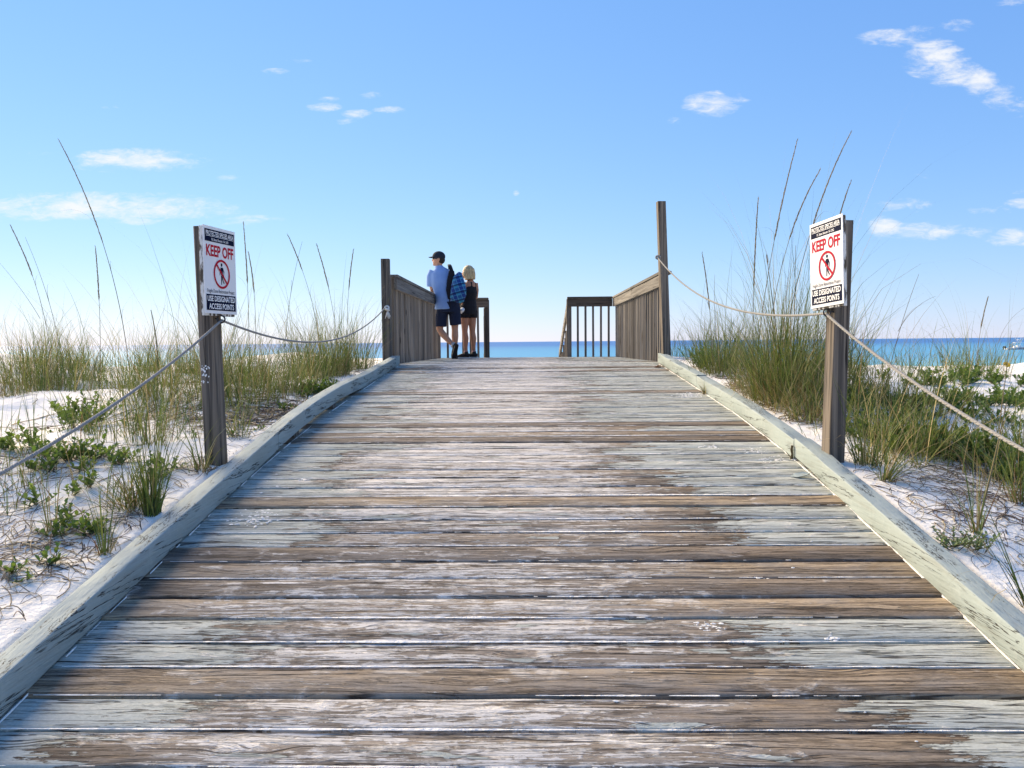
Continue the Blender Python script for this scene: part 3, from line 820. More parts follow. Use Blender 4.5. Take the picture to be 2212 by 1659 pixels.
class Blades:
    """ribbon grass blades, gathered and built as one mesh"""
    def __init__(s): s.rows = []
    def tuft(s, x, y, n, h, rad_=.05, flare=.55, curl=.9, width=.0045, mix=(.45, .25, .18, .08, .04), z=None, lean=(0, 0), r=rng):
        a = r.uniform(0, 6.283, n); q = rad_ * np.sqrt(r.uniform(0, 1, n)); bx = x + q * np.cos(a); by = y + q * np.sin(a)
        bz = (ground(bx, by) if z is None else np.full(n, z)) - .012
        head = a + r.normal(0, .8, n); th0 = np.abs(r.normal(0, flare * .5, n)) + .03; L_ = h * (.30 + .85 * r.beta(1.6, 1.9, n) + .35 * (r.uniform(0, 1, n) < .10)); cv = np.abs(r.normal(0, curl * .6, n)) + .10 * curl + 1.1 * curl * (r.uniform(0, 1, n) < .16)
        hx = np.cos(head) * np.sin(th0) + lean[0]; hy = np.sin(head) * np.sin(th0) + lean[1]; head = np.arctan2(hy, hx); th0 = np.minimum(np.hypot(hx, hy), 1.3)
        k = r.choice(5, n, p=np.array(mix) / sum(mix)); col = np.array([GREEN, YGREEN, STRAW, DGREEN, RUST])[k] * r.uniform(.7, 1.35, (n, 1))
        s.rows.append(np.column_stack([bx, by, bz, head, th0, L_, cv, width * r.uniform(.6, 1.25, n), col, r.uniform(-1.2, 1.2, n)]))
    def build(s, name, parent=None, seg=6, origin=(0, 0, 0)):
        R = np.concatenate(s.rows); n = len(R); t = np.linspace(0, 1, seg + 1)
        th = R[:, 4:5] + R[:, 6:7] * t[None, :] ** 1.6 * 1.6; th = np.minimum(th, 2.5)
        st = R[:, 5:6] / seg; dx = np.sin(th) * st; dzz = np.cos(th) * st
        rr = np.concatenate([np.zeros((n, 1)), np.cumsum(dx[:, :-1], 1)], 1); zz = np.concatenate([np.zeros((n, 1)), np.cumsum(dzz[:, :-1], 1)], 1)
        cx = R[:, 0:1] + rr * np.cos(R[:, 3:4]) - origin[0]; cy = R[:, 1:2] + rr * np.sin(R[:, 3:4]) - origin[1]; cz = R[:, 2:3] + zz - origin[2]
        w = R[:, 7:8] * (1 - t[None, :] ** 2.2 * .93) * .5
        ang = R[:, 3:4] + 1.5708 + R[:, 11:12]
        wx, wy = w * np.cos(ang), w * np.sin(ang)
        V = np.stack([np.stack([cx - wx, cy - wy, cz], -1), np.stack([cx + wx, cy + wy, cz], -1)], 2).reshape(-1, 3)
        b = (np.arange(n) * (seg + 1) * 2)[:, None] + np.arange(seg)[None, :] * 2
        Q = np.stack([b, b + 1, b + 3, b + 2], -1).reshape(-1, 4)
        me = np_mesh(name, V, Q)
        at = me.color_attributes.new('tone', 'FLOAT_COLOR', 'POINT')
        base = np.array(STRAW) * .8; f = np.clip(.42 - t * 1.6, 0, 1)[None, :, None] * (R[:, 5] % .1 * 10)[:, None, None]
        C = R[:, 8:11][:, None, :] * (1 - f) + base * f; tipf = np.clip((t - .8) * 1.2, 0, .2)[None, :, None]
        C = C * (1 - tipf) + np.array((.24, .19, .085)) * tipf
        C = np.repeat(np.concatenate([C, np.ones((n, seg + 1, 1))], -1), 2, axis=1).reshape(-1, 4)
        at.data.foreach_set('color', C.astype(np.float32).ravel())
        return mko(name, me, GRASS, parent, True)


OAT = plain('sea_oat_seed', (.26, .20, .11), .8, .1, 60.); STALK = plain('sea_oat_stalk', (.15, .125, .06), .7, .2, 30.)


def seed_stalk(parent, origin, base, tip, bow=(0, 0, 0), head=.3, r0=.0030, seed=0, droop=.0):
    """one tall stem with a narrow head of flat spikelets"""
    r = random.Random(seed); b, e, o0 = Vector(base), Vector(tip), Vector(origin); n = 16; P = []
    for i in range(n + 1):
        f = i / n; P.append(b.lerp(e, f) + Vector(bow) * (4 * f * (1 - f)) + Vector((droop * f ** 4, 0, -abs(droop) * .5 * f ** 4)) - o0)
    mb = MB(); mb.tube(P, [r0 * (1 - .62 * i / n) for i in range(n + 1)], 5)
    # leaves leaving the stem at its joints
    for q in range(3 if r0 < .0045 and (e - b).length > .8 else 0):
        k = int(n * (.28 + .17 * q + r.uniform(-.05, .05))); a = r.uniform(0, 6.283); dd = Vector((math.cos(a), math.sin(a) * .6, 0)); ln = r.uniform(.25, .5); sd_ = Vector((-dd.y, dd.x, .3)).normalized()
        pt = [P[k] + (P[k + 1] - P[k]).normalized() * (ln * (u / 6) * (1 - .45 * u / 6)) + dd * (ln * .75 * (u / 6) ** 1.7) - Vector((0, 0, ln * .30 * (u / 6) ** 3)) for u in range(7)]
        mb.add([p_ + sd_ * w_ for u, p_ in enumerate(pt) for w_ in (.0019 * (1 - u / 6.3), -.0019 * (1 - u / 6.3))], [(2 * u, 2 * u + 1, 2 * u + 3, 2 * u + 2) for u in range(6)])
    o = mb.build('seed_stalk', STALK, parent, True)
    if head:
        hb = MB(); i0 = int(n * (1 - head)); hb.tube(P[i0:], [.0034 * math.sin(math.pi * min(1, .18 + .8 * i / max(1, n - i0))) ** .6 + .0008 for i in range(n - i0 + 1)], 6)
        for i in range(i0 * 12, n * 12 + 1):
            f = min(n - .001, i / 12); k = min(n - 1, int(f)); p = P[k].lerp(P[k + 1], f - k); tn = (P[k + 1] - P[k]).normalized(); u = (f - i0) / max(1, n - i0)
            for q in range(2):
                sd_ = Vector((r.gauss(0, 1), r.gauss(0, 1), r.gauss(0, .3))); sd_ = (sd_ - tn * sd_.dot(tn)).normalized()
                ln = .046 * (1 - .5 * u) * r.uniform(.7, 1.2); wd = .0022
                c = p + sd_ * .003; tp = c + tn * ln + sd_ * (.007 * (1 - .6 * u) * r.uniform(.2, 1.3)); nn = tn.cross(sd_) * wd
                m_ = c.lerp(tp, .5); hb.add([c, m_ + nn, tp, m_ - nn], [(0, 1, 2, 3)])
        hb.build('seed_head', OAT, o)
    return o


def oat_clump(label, x, y, tufts, stalks=(), group=None, cat='grass clump'):
    z = gz(x, y); root = empty('sea_oat_clump', (x, y, z)); tag(root, label, cat, group); B = Blades()
    for kw in tufts:
        dx, dy = kw.pop('d', (0, 0)); B.tuft(x + dx, y + dy, **kw)
    B.build('blades', root, origin=(x, y, z))['kind'] = 'stuff'
    for i, s_ in enumerate(stalks): seed_stalk(root, (x, y, z), **s_, seed=int(abs(x) * 100) + i)
    return root


GM = (.48, .30, .11, .11, .0); DRY = (.15, .2, .45, .05, .15); MIXD = (.38, .28, .2, .06, .08)
# -- left side, front to back
oat_clump('thick green grass tuft rooted against the left kerb, dead blades spilling left', -1.72, 3.44,
          [dict(n=90, h=.42, rad_=.035, flare=.42, curl=.35, width=.0062, mix=(.55, .15, .05, .25, 0)), dict(n=60, h=.36, rad_=.05, flare=1.1, curl=.9, mix=MIXD, d=(-.10, .04)),
           dict(n=70, h=.34, rad_=.08, flare=1.5, curl=1.2, mix=DRY, d=(-.16, .06), lean=(-.5, 0)), dict(n=16, h=.72, rad_=.03, flare=.35, curl=.4, mix=GM)])
oat_clump('sparse upright grass tuft nearest the camera on the left kerb', -1.72, 3.04,
          [dict(n=20, h=.40, rad_=.02, flare=.5, curl=.25, width=.0056, mix=GM), dict(n=8, h=.30, rad_=.02, flare=.9, curl=.5, mix=MIXD)])
oat_clump('small grass tuft growing around the foot of the left sign post', -1.74, 4.03,
          [dict(n=26, h=.36, rad_=.04, flare=.5, curl=1.5, mix=MIXD), dict(n=12, h=.50, rad_=.04, flare=.5, curl=1.6, mix=(.2, .5, .3, 0, 0)), dict(n=30, h=.16, rad_=.07, flare=1.4, curl=1., mix=DRY)])
oat_clump('thin grass tuft between the left sign post and the kerb', -1.80, 4.72,
          [dict(n=26, h=.38, rad_=.05, flare=.5, curl=.8, mix=GM), dict(n=20, h=.22, rad_=.06, flare=1., curl=1., mix=DRY), dict(n=14, h=.34, rad_=.03, flare=.5, curl=.7, mix=MIXD, d=(-.16, .12))])
oat_clump('loose grass clump left of the left sign post, below the rope', -2.2, 4.45,
          [dict(n=45, h=.52, rad_=.07, flare=.6, curl=.7, mix=GM), dict(n=45, h=.3, rad_=.14, flare=1.2, curl=1., mix=MIXD), dict(n=26, h=.45, rad_=.06, flare=.5, curl=.7, mix=GM, d=(-.22, .16))])
oat_clump('wispy grass clump on the open sand at the far left edge', -2.66, 4.06,
          [dict(n=14, h=.5, rad_=.03, flare=.4, curl=.3, mix=GM), dict(n=16, h=.24, rad_=.06, flare=1., curl=.8, mix=MIXD)])
oat_clump('few thin grass stems in front at the left edge, below the rope', -2.02, 3.18,
          [dict(n=9, h=.42, rad_=.03, flare=.35, curl=.35, mix=MIXD), dict(n=14, h=.2, rad_=.05, flare=1., curl=.9, mix=MIXD), dict(n=12, h=.26, rad_=.04, flare=.9, curl=.7, mix=GM, d=(.14, .3))])
oat_clump('tall dense grass clump beside the left post of the railing', -1.96, 7.6,
          [dict(n=230, h=.82, rad_=.18, flare=.5, curl=.8, mix=GM), dict(n=120, h=.38, rad_=.22, flare=1., curl=1., mix=MIXD), dict(n=160, h=.75, rad_=.16, flare=.5, curl=.8, mix=GM, d=(.16, .55))],
          [dict(base=(-1.9, 7.7, -.35), tip=(-2.1, 7.7, .98), bow=(.05, 0, 0), head=.3), dict(base=(-2.1, 7.8, -.35), tip=(-2.42, 7.8, 1.1), bow=(.08, 0, 0), head=.25), dict(base=(-1.85, 7.9, -.35), tip=(-1.78, 7.9, .95), bow=(-.04, 0, 0), head=.3)])
oat_clump('grass clump with upright seed stalks right of the left sign', -2.75, 7.1,
          [dict(n=150, h=.66, rad_=.2, flare=.5, curl=.8, mix=GM), dict(n=110, h=.36, rad_=.28, flare=1., curl=1., mix=MIXD)],
          [dict(base=(-2.62, 7.15, -.37), tip=(-2.63, 7.15, 1.12), bow=(.02, 0, 0), head=.35), dict(base=(-2.58, 7.15, -.37), tip=(-2.56, 7.15, .86), bow=(.03, 0, 0), head=.3, droop=-.03), dict(base=(-2.3, 7.2, -.37), tip=(-2.1, 7.2, .95), bow=(-.05, 0, 0), head=.0)])
oat_clump('clump with the tallest bent sea oat stalk, left of the left sign', -3.75, 7.0,
          [dict(n=130, h=.62, rad_=.2, flare=.55, curl=.8, mix=GM), dict(n=90, h=.36, rad_=.25, flare=1., curl=1., mix=MIXD)],
          [dict(base=(-3.66, 7.0, -.4), tip=(-4.24, 7.0, 1.86), bow=(.12, 0, .05), head=.42, r0=.0038), dict(base=(-3.95, 7.0, -.4), tip=(-3.97, 7.05, .9), bow=(.02, 0, 0), head=.35),
           dict(base=(-3.42, 7.0, -.4), tip=(-3.45, 7.0, .32), bow=(.03, 0, 0), head=.0, r0=.009)])
oat_clump('leftmost clump with a forked seed stalk at the picture edge', -4.65, 7.0,
          [dict(n=150, h=.62, rad_=.24, flare=.55, curl=.8, mix=(.4, .2, .12, .2, .08)), dict(n=120, h=.36, rad_=.28, flare=1., curl=1., mix=MIXD), dict(n=60, h=.6, rad_=.15, flare=.55, curl=.8, mix=GM, d=(.45, .1))],
          [dict(base=(-4.4, 7.0, -.38), tip=(-4.72, 7.0, 1.1), bow=(.10, 0, 0), head=.3), dict(base=(-4.48, 7.0, .25), tip=(-4.85, 7.0, .78), bow=(.02, 0, 0), head=.0, r0=.002), dict(base=(-4.3, 7.05, -.38), tip=(-4.62, 7.05, 1.0), bow=(.06, 0, 0), head=.0)])

# -- right side
oat_clump('large dense clump behind the right sign with long arching seed stalks', 2.05, 6.1,
          [dict(n=230, h=1.12, rad_=.22, flare=.6, curl=.75, mix=GM), dict(n=80, h=1.45, rad_=.2, flare=.55, curl=.85, width=.0036, mix=(.45, .35, .2, 0, 0)), dict(n=200, h=.5, rad_=.3, flare=1.1, curl=1.2, mix=MIXD), dict(n=220, h=.95, rad_=.2, flare=.6, curl=.8, mix=GM, d=(-.18, -.35)), dict(n=220, h=.42, rad_=.24, flare=1.2, curl=1.2, mix=DRY, d=(-.16, -.38)), dict(n=150, h=1.05, rad_=.18, flare=.55, curl=.9, mix=GM, d=(.3, -.2)), dict(n=36, h=1.9, rad_=.17, flare=.3, curl=.30, width=.0036, mix=(.25, .3, .4, 0, .05), lean=(.13, 0)), dict(n=34, h=1.75, rad_=.16, flare=.35, curl=1.0, width=.0034, mix=(.3, .4, .3, 0, 0), lean=(.10, 0)), dict(n=16, h=1.4, rad_=.12, flare=.4, curl=1.4, width=.003, mix=(.2, .4, .4, 0, 0))] + [dict(n=110, h=.34, rad_=.13, flare=1.2, curl=1.3, mix=(.12, .2, .5, .03, .15), d=dd) for dd in ((-.27, -.62), (-.30, -.2), (-.29, .25), (-.2, -.95), (-.05, -.8))],
          [dict(base=(1.95, 6.15, -.5), tip=(2.43, 6.15, 1.66), bow=(-.04, 0, 0), head=.36, r0=.004, droop=.10), dict(base=(1.80, 6.2, -.5), tip=(2.13, 6.2, 1.56), bow=(-.05, 0, 0), head=.34, r0=.0036), dict(base=(1.84, 6.1, -.5), tip=(2.16, 6.1, 1.38), bow=(-.05, 0, 0), head=.30, r0=.0032, droop=.12),
           dict(base=(2.16, 6.0, -.5), tip=(2.42, 6.0, 1.22), bow=(-.03, 0, 0), head=.3, r0=.0032, droop=.05), dict(base=(1.78, 6.1, -.5), tip=(1.80, 6.1, 1.1), bow=(-.02, 0, 0), head=.4, r0=.0032), dict(base=(2.0, 6., -.5), tip=(1.84, 6., .64), bow=(0, 0, 0), head=.06, r0=.005),
           dict(base=(2.05, 6.0, -.5), tip=(2.06, 6., .72), bow=(0, 0, 0), head=.0, r0=.004), dict(base=(2.2, 6.0, -.5), tip=(2.24, 6., .66), bow=(.02, 0, 0), head=.0, r0=.0035)])
oat_clump('clump at the foot of the tall leaning post, sea behind it', 1.82, 7.45,
          [dict(n=200, h=.72, rad_=.2, flare=.55, curl=.8, mix=GM), dict(n=160, h=.4, rad_=.24, flare=1.1, curl=1.2, mix=MIXD)],
          [dict(base=(1.76, 7.4, -.4), tip=(1.66, 7.4, .82), bow=(.03, 0, 0), head=.4, r0=.003), dict(base=(1.86, 7.4, -.4), tip=(1.78, 7.4, .62), bow=(-.03, 0, 0), head=.0)])
oat_clump('green clump with yellow stems in front of the right sign post', 1.80, 4.12,
          [dict(n=36, h=.50, rad_=.05, flare=.4, curl=.6, width=.0055, mix=(.45, .4, .15, 0, 0)), dict(n=40, h=.34, rad_=.07, flare=.9, curl=1.3, mix=MIXD), dict(n=30, h=.26, rad_=.05, flare=1., curl=1.2, mix=DRY), dict(n=26, h=.62, rad_=.05, flare=.45, curl=.9, mix=GM, d=(.12, .1))])
oat_clump('spreading grass tuft on the sand right of the right sign post, next to kerb', 1.78, 3.86,
          [dict(n=34, h=.36, rad_=.02, flare=.9, curl=.5, width=.0062, mix=(.45, .4, .15, 0, 0), lean=(.25, 0)), dict(n=26, h=.5, rad_=.03, flare=1.3, curl=.9, mix=DRY, lean=(.5, -.1))])
oat_clump('tangled grass clump in the middle of the right dune', 2.25, 4.35,
          [dict(n=36, h=.62, rad_=.12, flare=1.0, curl=.7, width=.0055, mix=(.3, .5, .2, 0, 0), d=(-.2, -.12)), dict(n=36, h=.6, rad_=.14, flare=1.0, curl=.9, width=.005, mix=(.3, .45, .25, 0, 0), d=(.15, -.5)), dict(n=40, h=.55, rad_=.16, flare=1.0, curl=.9, width=.005, mix=(.35, .4, .25, 0, 0), d=(.5, -.2)), dict(n=70, h=.6, rad_=.10, flare=.6, curl=.8, mix=GM), dict(n=90, h=.42, rad_=.2, flare=1.2, curl=1., mix=MIXD), dict(n=40, h=.5, rad_=.06, flare=.5, curl=.6, mix=GM, d=(.3, -.35)), dict(n=60, h=.34, rad_=.16, flare=1.3, curl=1., mix=DRY, d=(.2, -.3))])
oat_clump('bright yellow upright stem with thin blades on the right sand', 1.90, 3.27,
          [dict(n=16, h=.42, rad_=.02, flare=.8, curl=.5, width=.005, mix=GM), dict(n=8, h=.3, rad_=.02, flare=1.2, curl=.7, mix=MIXD)],
          [dict(base=(1.89, 3.27, -.86), tip=(2.03, 3.30, -.27), bow=(.005, 0, 0), head=.0, r0=.0055), dict(base=(2.0, 3.30, -.4), tip=(2.06, 3.33, .03), bow=(.0, 0, 0), head=.0, r0=.0022)])
oat_clump('narrow grass tuft at the right picture edge, reddish at its base', 2.30, 3.62,
          [dict(n=24, h=.46, rad_=.03, flare=.6, curl=.5, mix=GM), dict(n=26, h=.22, rad_=.04, flare=.6, curl=.6, mix=(.1, .1, .2, 0, .6)), dict(n=16, h=.42, rad_=.04, flare=1., curl=.7, mix=MIXD)])
oat_clump('lone grass tuft leaning over the right kerb in the front corner', 1.70, 2.62,
          [dict(n=13, h=.42, rad_=.012, flare=.45, curl=.35, width=.0055, mix=(.5, .2, .05, .25, 0), lean=(-.28, .1)), dict(n=7, h=.34, rad_=.012, flare=.6, curl=1.2, width=.003, mix=(.1, .2, .6, 0, .1), lean=(-.3, 0))])
oat_clump('single tall stalk standing right of the right sign against the sea', 2.66, 5.6,
          [dict(n=60, h=.55, rad_=.12, flare=.6, curl=.8, mix=GM), dict(n=40, h=.36, rad_=.15, flare=1., curl=1., mix=MIXD)],
          [dict(base=(2.55, 5.6, -.55), tip=(2.80, 5.6, .46), bow=(-.03, 0, 0), head=.0, r0=.003), dict(base=(2.66, 5.6, .05), tip=(2.92, 5.6, .3), bow=(-.02, 0, .03), head=.0, r0=.0018)])
oat_clump('slim seed stalks on the far right dune below the boat', 4.75, 8.2,
          [dict(n=90, h=.6, rad_=.25, flare=.6, curl=.9, mix=GM), dict(n=70, h=.36, rad_=.3, flare=1., curl=1., mix=MIXD)],
          [dict(base=(4.72, 8.2, -.45), tip=(4.82, 8.2, .42), bow=(-.03, 0, 0), head=.35, r0=.003), dict(base=(4.9, 8.2, -.45), tip=(5.25, 8.2, .34), bow=(-.1, 0, .1), head=.0, r0=.002)])
tuft = oat_clump('tiny dry grass tuft growing out of the joint of the right kerb', 1.515, 6.62,
                 [dict(n=22, h=.12, rad_=.02, flare=.8, curl=.5, width=.004, mix=(.15, .2, .3, 0, .35), z=dz(6.62) + .01), dict(n=18, h=.14, rad_=.02, flare=1.5, curl=.6, width=.003, mix=DRY, z=dz(6.62) + .02)])
tuft.location.z = 0
for ch in tuft.children: ch.location = (0, 0, gz(1.515, 6.62) * -1 + gz(1.515, 6.62) + gz(1.515, 6.62))


def band(name, label, pts, mixes):
    B = Blades(); r = np.random.default_rng(len(name) + 11)
    for (x, y, h, n, fl) in pts[::3]: B.tuft(x, y, 5, h * 1.9, .12, .4, 1.0, .0032, (.3, .35, .35, 0, 0), r=r)
    for (x, y, h, n, fl) in pts:
        hh = h * r.uniform(.62, 1.3); nn = int(n * r.uniform(.5, 1.25)); B.tuft(x, y, nn, hh, r.uniform(.06, .17), fl, r.uniform(.6, 1.1), .0042, GM if r.random() < .55 else MIXD, r=r)
        B.tuft(x + r.normal(0, .08), y + r.normal(0, .08), int(n * .6), h * .45, .17, 1.1, 1.1, .004, MIXD if r.random() < .7 else DRY, r=r)
    o = B.build(name); tag(o, label, 'grass', kind='stuff'); return o


pts = []
for i in range(620):
    x = -1.9 - abs(rng.normal(0, 1)) * 3.2; y = rng.uniform(5.4, 10.6)
    d = mnoise.noise((x * .9, y * .9, 3.)); yc = 6.7 + .36 * abs(x + 2)
    if x < -9 or abs(y - min(yc, 9.2)) > 1.9 or d < .0: continue
    pts.append((x, y, (.34 + .62 * (.5 + .5 * mnoise.noise((x * 1.7, y * 1.3, 21.)))) * rng.uniform(.75, 1.2), 46, .6))
pts = pts[:104] + [(-2.2, 6.6, .5, 60, .6), (-2.5, 6.4, .45, 50, .6), (-1.95, 6.9, .5, 60, .6), (-2.9, 6.2, .5, 50, .6), (-2.4, 5.9, .4, 40, .7), (-2.05, 8.3, .6, 60, .5), (-2.0, 8.8, .6, 60, .5), (-2.5, 5.2, .5, 36, .6), (-3.0, 5.5, .42, 26, .6), (-2.75, 5.9, .45, 30, .6)]
for i in range(80):
    x = -1.85 - abs(rng.normal(0, 1)) * .85; y = rng.uniform(3.3, 6.3)
    if mnoise.noise((x * 1.3, y * 1.3, 9.)) > -.12 and (x > -2.9 or y > 4.5): pts.append((x, y, rng.uniform(.24, .44), int(rng.uniform(7, 17)), .6))
band('dune_grass_bank', 'mass of dune grass along the left dune crest', pts, None)
pts = []
for i in range(420):
    x = 1.85 + abs(rng.normal(0, 1)) * 3.4; y = rng.uniform(5.0, 10.4)
    d = mnoise.noise((x * .9 + 31, y * .9, 8.)); near = x < 3.0
    if x > 10 or (x > 3.2 and y < 7.6) or (not near and d < -.05): continue
    if near and y < 5.2 + (x - 1.8) * .9 and x > 2.3: continue
    pts.append((x, y, rng.uniform(.45, .95) if near else rng.uniform(.28, .6), 40 if near else 24, .75))
pts = pts[:120] + [(1.86, 5.15, .55, 60, .6), (1.9, 5.5, .6, 60, .6), (1.78, 5.9, .5, 60, .7), (2.1, 5.0, .6, 50, .6), (2.35, 4.9, .55, 50, .7), (1.83, 6.7, .55, 60, .6), (1.9, 8.2, .5, 50, .6), (2.5, 4.6, .4, 40, .9), (2.7, 4.2, .4, 40, .9), (2.55, 3.8, .36, 34, 1.), (2.15, 4.6, .5, 50, .7), (1.93, 4.75, .5, 50, .7), (2.9, 4.9, .36, 30, .9)]
for i in range(75):
    x = 1.95 + abs(rng.normal(0, 1)) * 1.1; y = rng.uniform(3.5, 6.6)
    if y < 4.4 - (x - 1.95) * .9 or mnoise.noise((x * 1.1, y * 1.1, 19.)) < -.2: continue
    pts.append((x, y, rng.uniform(.28, .55), int(rng.uniform(10, 24)), .8))
band('dune_grass_field', 'mass of dune grass filling the right dune behind the sign', pts, None)


def leaf_material():
    m, t = new_mat('beach_leaf'); c = t.n('ShaderNodeAttribute', {'attribute_name': 'tone'}).outputs['Color']
    b = t.n('ShaderNodeBsdfPrincipled', None, Base__Color=c, Roughness=.5); b.inputs['Specular IOR Level'].default_value = .3
    tr = t.n('ShaderNodeBsdfTranslucent', None, Color=t.v('MULTIPLY', c, (1.2, 1.3, .6)))
    t.n('ShaderNodeOutputMaterial', None, Surface=t.n('ShaderNodeMixShader', None, _0=.3, _1=b, _2=tr)); return m


LEAF = leaf_material(); STEM = plain('plant_stem', (.10, .075, .04), .8, .1, 30.)


class Leaves:
    def __init__(s): s.V = []; s.F = []; s.C = []; s.stems = MB()
    def leaf(s, p, d, up, ln, wd, col):
        p, d, up = Vector(p), Vector(d).normalized(), Vector(up); sx = d.cross(up)
        if sx.length < 1e-3: sx = Vector((1, 0, 0))
        sx.normalize(); nn = sx.cross(d); b = len(s.V)
        m1 = p + d * ln * .34; m2 = p + d * ln * .72
        s.V += [p, m1 + sx * wd * .5 + nn * wd * .22, m1, m1 - sx * wd * .5 + nn * wd * .22, m2 + sx * wd * .42 + nn * wd * .15, m2 - sx * wd * .42 + nn * wd * .15, m2 - nn * wd * .04, p + d * ln - nn * ln * .08]
        s.F += [(b, b + 2, b + 1), (b, b + 3, b + 2), (b + 1, b + 2, b + 6, b + 4), (b + 2, b + 3, b + 5, b + 6), (b + 4, b + 6, b + 7), (b + 6, b + 5, b + 7)]
        s.C += [tuple(col) + (1,)] * 8
    def plant(s, x, y, r, n=9, h=.10, ll=.030, spread=1., z=None, grey=False):
        z = gz(x, y) if z is None else z
        for i in range(n):
            a = r.uniform(0, 6.283); tilt = r.uniform(.3, 1.35) * spread; L_ = h * r.uniform(.35, 1.2); d = Vector((math.cos(a) * math.sin(tilt), math.sin(a) * math.sin(tilt), max(.12, math.cos(tilt))))
            b = Vector((x + r.gauss(0, .012), y + r.gauss(0, .012), z - .005)); k = int(L_ / (ll * .42)) + 2
            s.stems.tube([b, b + d * L_ * .5, b + d * L_], [.0022, .0017, .001], 4)
            for j in range(k):
                f = .2 + .8 * j / (k - 1); p = b + d * L_ * f; aa = j * 2.4 + a
                dd = (Vector((math.cos(aa), math.sin(aa), .35)) + d * (.5 + f)).normalized()
                c = Vector((.075, .13, .034)).lerp(Vector((.18, .235, .06)), r.random() * (.4 + .6 * f)) if not grey else Vector((.10, .14, .075)).lerp(Vector((.20, .25, .14)), r.random())
                s.leaf(p, dd, (0, 0, 1), ll * r.uniform(.7, 1.2) * (1.15 - .4 * f), ll * r.uniform(.42, .6), c * r.uniform(.75, 1.25))
    def build(s, parent, origin=(0, 0, 0), name='foliage'):
        V = np.array([tuple(v) for v in s.V]) - np.array(origin); me = bpy.data.meshes.new(name); me.from_pydata(V.tolist(), [], s.F); me.update()
        at = me.color_attributes.new('tone', 'FLOAT_COLOR', 'POINT'); at.data.foreach_set('color', np.array(s.C, np.float32).ravel())
        o = mko(name, me, LEAF, parent, True)
        if s.stems.V:
            s.stems.V = [tuple(np.array(v) - np.array(origin)) for v in s.stems.V]; s.stems.build('stem', STEM, parent if parent else o)['kind'] = 'stuff'; o['kind'] = 'stuff'
        return o


def leafy(label, x, y, seed, name='beach_plant', **kw):
    z = gz(x, y); root = empty(name, (x, y, z)); tag(root, label, 'plant'); L_ = Leaves(); r = random.Random(seed); n = kw.pop('count', 1); sp = kw.pop('area', .1)
    for i in range(n): L_.plant(x + (r.gauss(0, sp) if i else 0), y + (r.gauss(0, sp) if i else 0), r, **kw)
    L_.build(root, (x, y, z)); return root


leafy('tallest leafy green plant on the left sand, above the rope', -2.92, 5.0, 1, count=5, area=.09, n=7, h=.24, ll=.042, spread=.75)
leafy('leafy green patch crossed by the near left rope', -2.42, 4.02, 2, count=9, area=.12, n=8, h=.12, ll=.038)
leafy('small leafy plant at the left edge just under the rope', -2.84, 4.10, 3, count=3, area=.06, n=7, h=.13, ll=.042)
leafy('low leafy sprig on bare sand in front of the rope', -2.18, 3.58, 4, count=3, area=.07, n=7, h=.09, ll=.036)
leafy('low green sprigs in front of the thick left tuft', -1.92, 3.24, 5, count=6, area=.075, n=6, h=.08, ll=.034)
leafy('small green sprig at the lower left corner', -1.96, 2.84, 6, count=3, area=.05, n=6, h=.07, ll=.032)
leafy('leafy sprigs behind the thick left tuft', -1.96, 3.98, 7, count=5, area=.10, n=6, h=.09, ll=.034)
leafy('round leafy bush creeping onto the left kerb near the railing', -1.80, 6.35, 8, count=16, area=.13, n=8, h=.11, ll=.030)
leafy('few green leaves on the white sand beside the left kerb', -1.80, 5.55, 9, count=4, area=.07, n=4, h=.05, ll=.034)
leafy('grey-green woody sprig on the sand beside the right kerb', 1.79, 3.10, 10, name='woody_sprig', count=4, area=.055, n=6, h=.12, ll=.022, grey=True)
leafy('large leafy shrub patch right of the right sign post', 2.42, 4.55, 11, count=34, area=.20, n=8, h=.16, ll=.040)
leafy('dark leafy shrub below the rope at the right edge', 2.66, 4.0, 12, count=22, area=.14, n=8, h=.17, ll=.042)
leafy('leafy patch on the bright right sand under the rope', 3.1, 5.5, 13, count=34, area=.30, n=7, h=.11, ll=.040)
leafy('leafy patch at the right edge of the picture above the rope', 3.75, 6.0, 14, count=28, area=.28, n=7, h=.12, ll=.042)
leafy('low leafy strip on the crest of the right dune', 4.3, 7.5, 15, count=34, area=.42, n=7, h=.12, ll=.045)
leafy('green mat of leaves behind the right sign post', 2.5, 5.6, 16, count=30, area=.30, n=7, h=.13, ll=.036)
leafy('thin leafy plant at the foot of the tall leaning post', 1.72, 8.0, 17, count=5, area=.08, n=6, h=.22, ll=.03, spread=.6)
# yellow flower on the right crest
fl = empty('yellow_flower', (5.15, 8.4, gz(5.15, 8.4))); tag(fl, 'yellow flower on the right dune crest below the boat', 'flower')
mb = MB(); mb.tube([(0, 0, -.02), (.01, 0, .06), (.0, 0, .12)], .004, 5); mb.build('stem', plain('flower_stem', (.08, .14, .04), .7), fl)
mb = MB()
for i in range(11):
    a = i * .571; d = Vector((math.cos(a), math.sin(a) * .6 - .3, math.sin(a) * .8)); s_ = d.cross(Vector((0, 1, .3))).normalized() * .010
    mb.add([Vector((0, -.004, .12)), Vector((0, 0, .12)) + d * .025 + s_, Vector((0, 0, .12)) + d * .042, Vector((0, 0, .12)) + d * .025 - s_], [(0, 1, 2, 3)])
mb.build('petals', plain('petal_yellow', (.72, .45, .02), .6), fl)
mb = MB(); mb.ball((0, -.004, .12), .011); mb.build('flower_centre', plain('flower_centre', (.18, .09, .02), .8), fl, True)
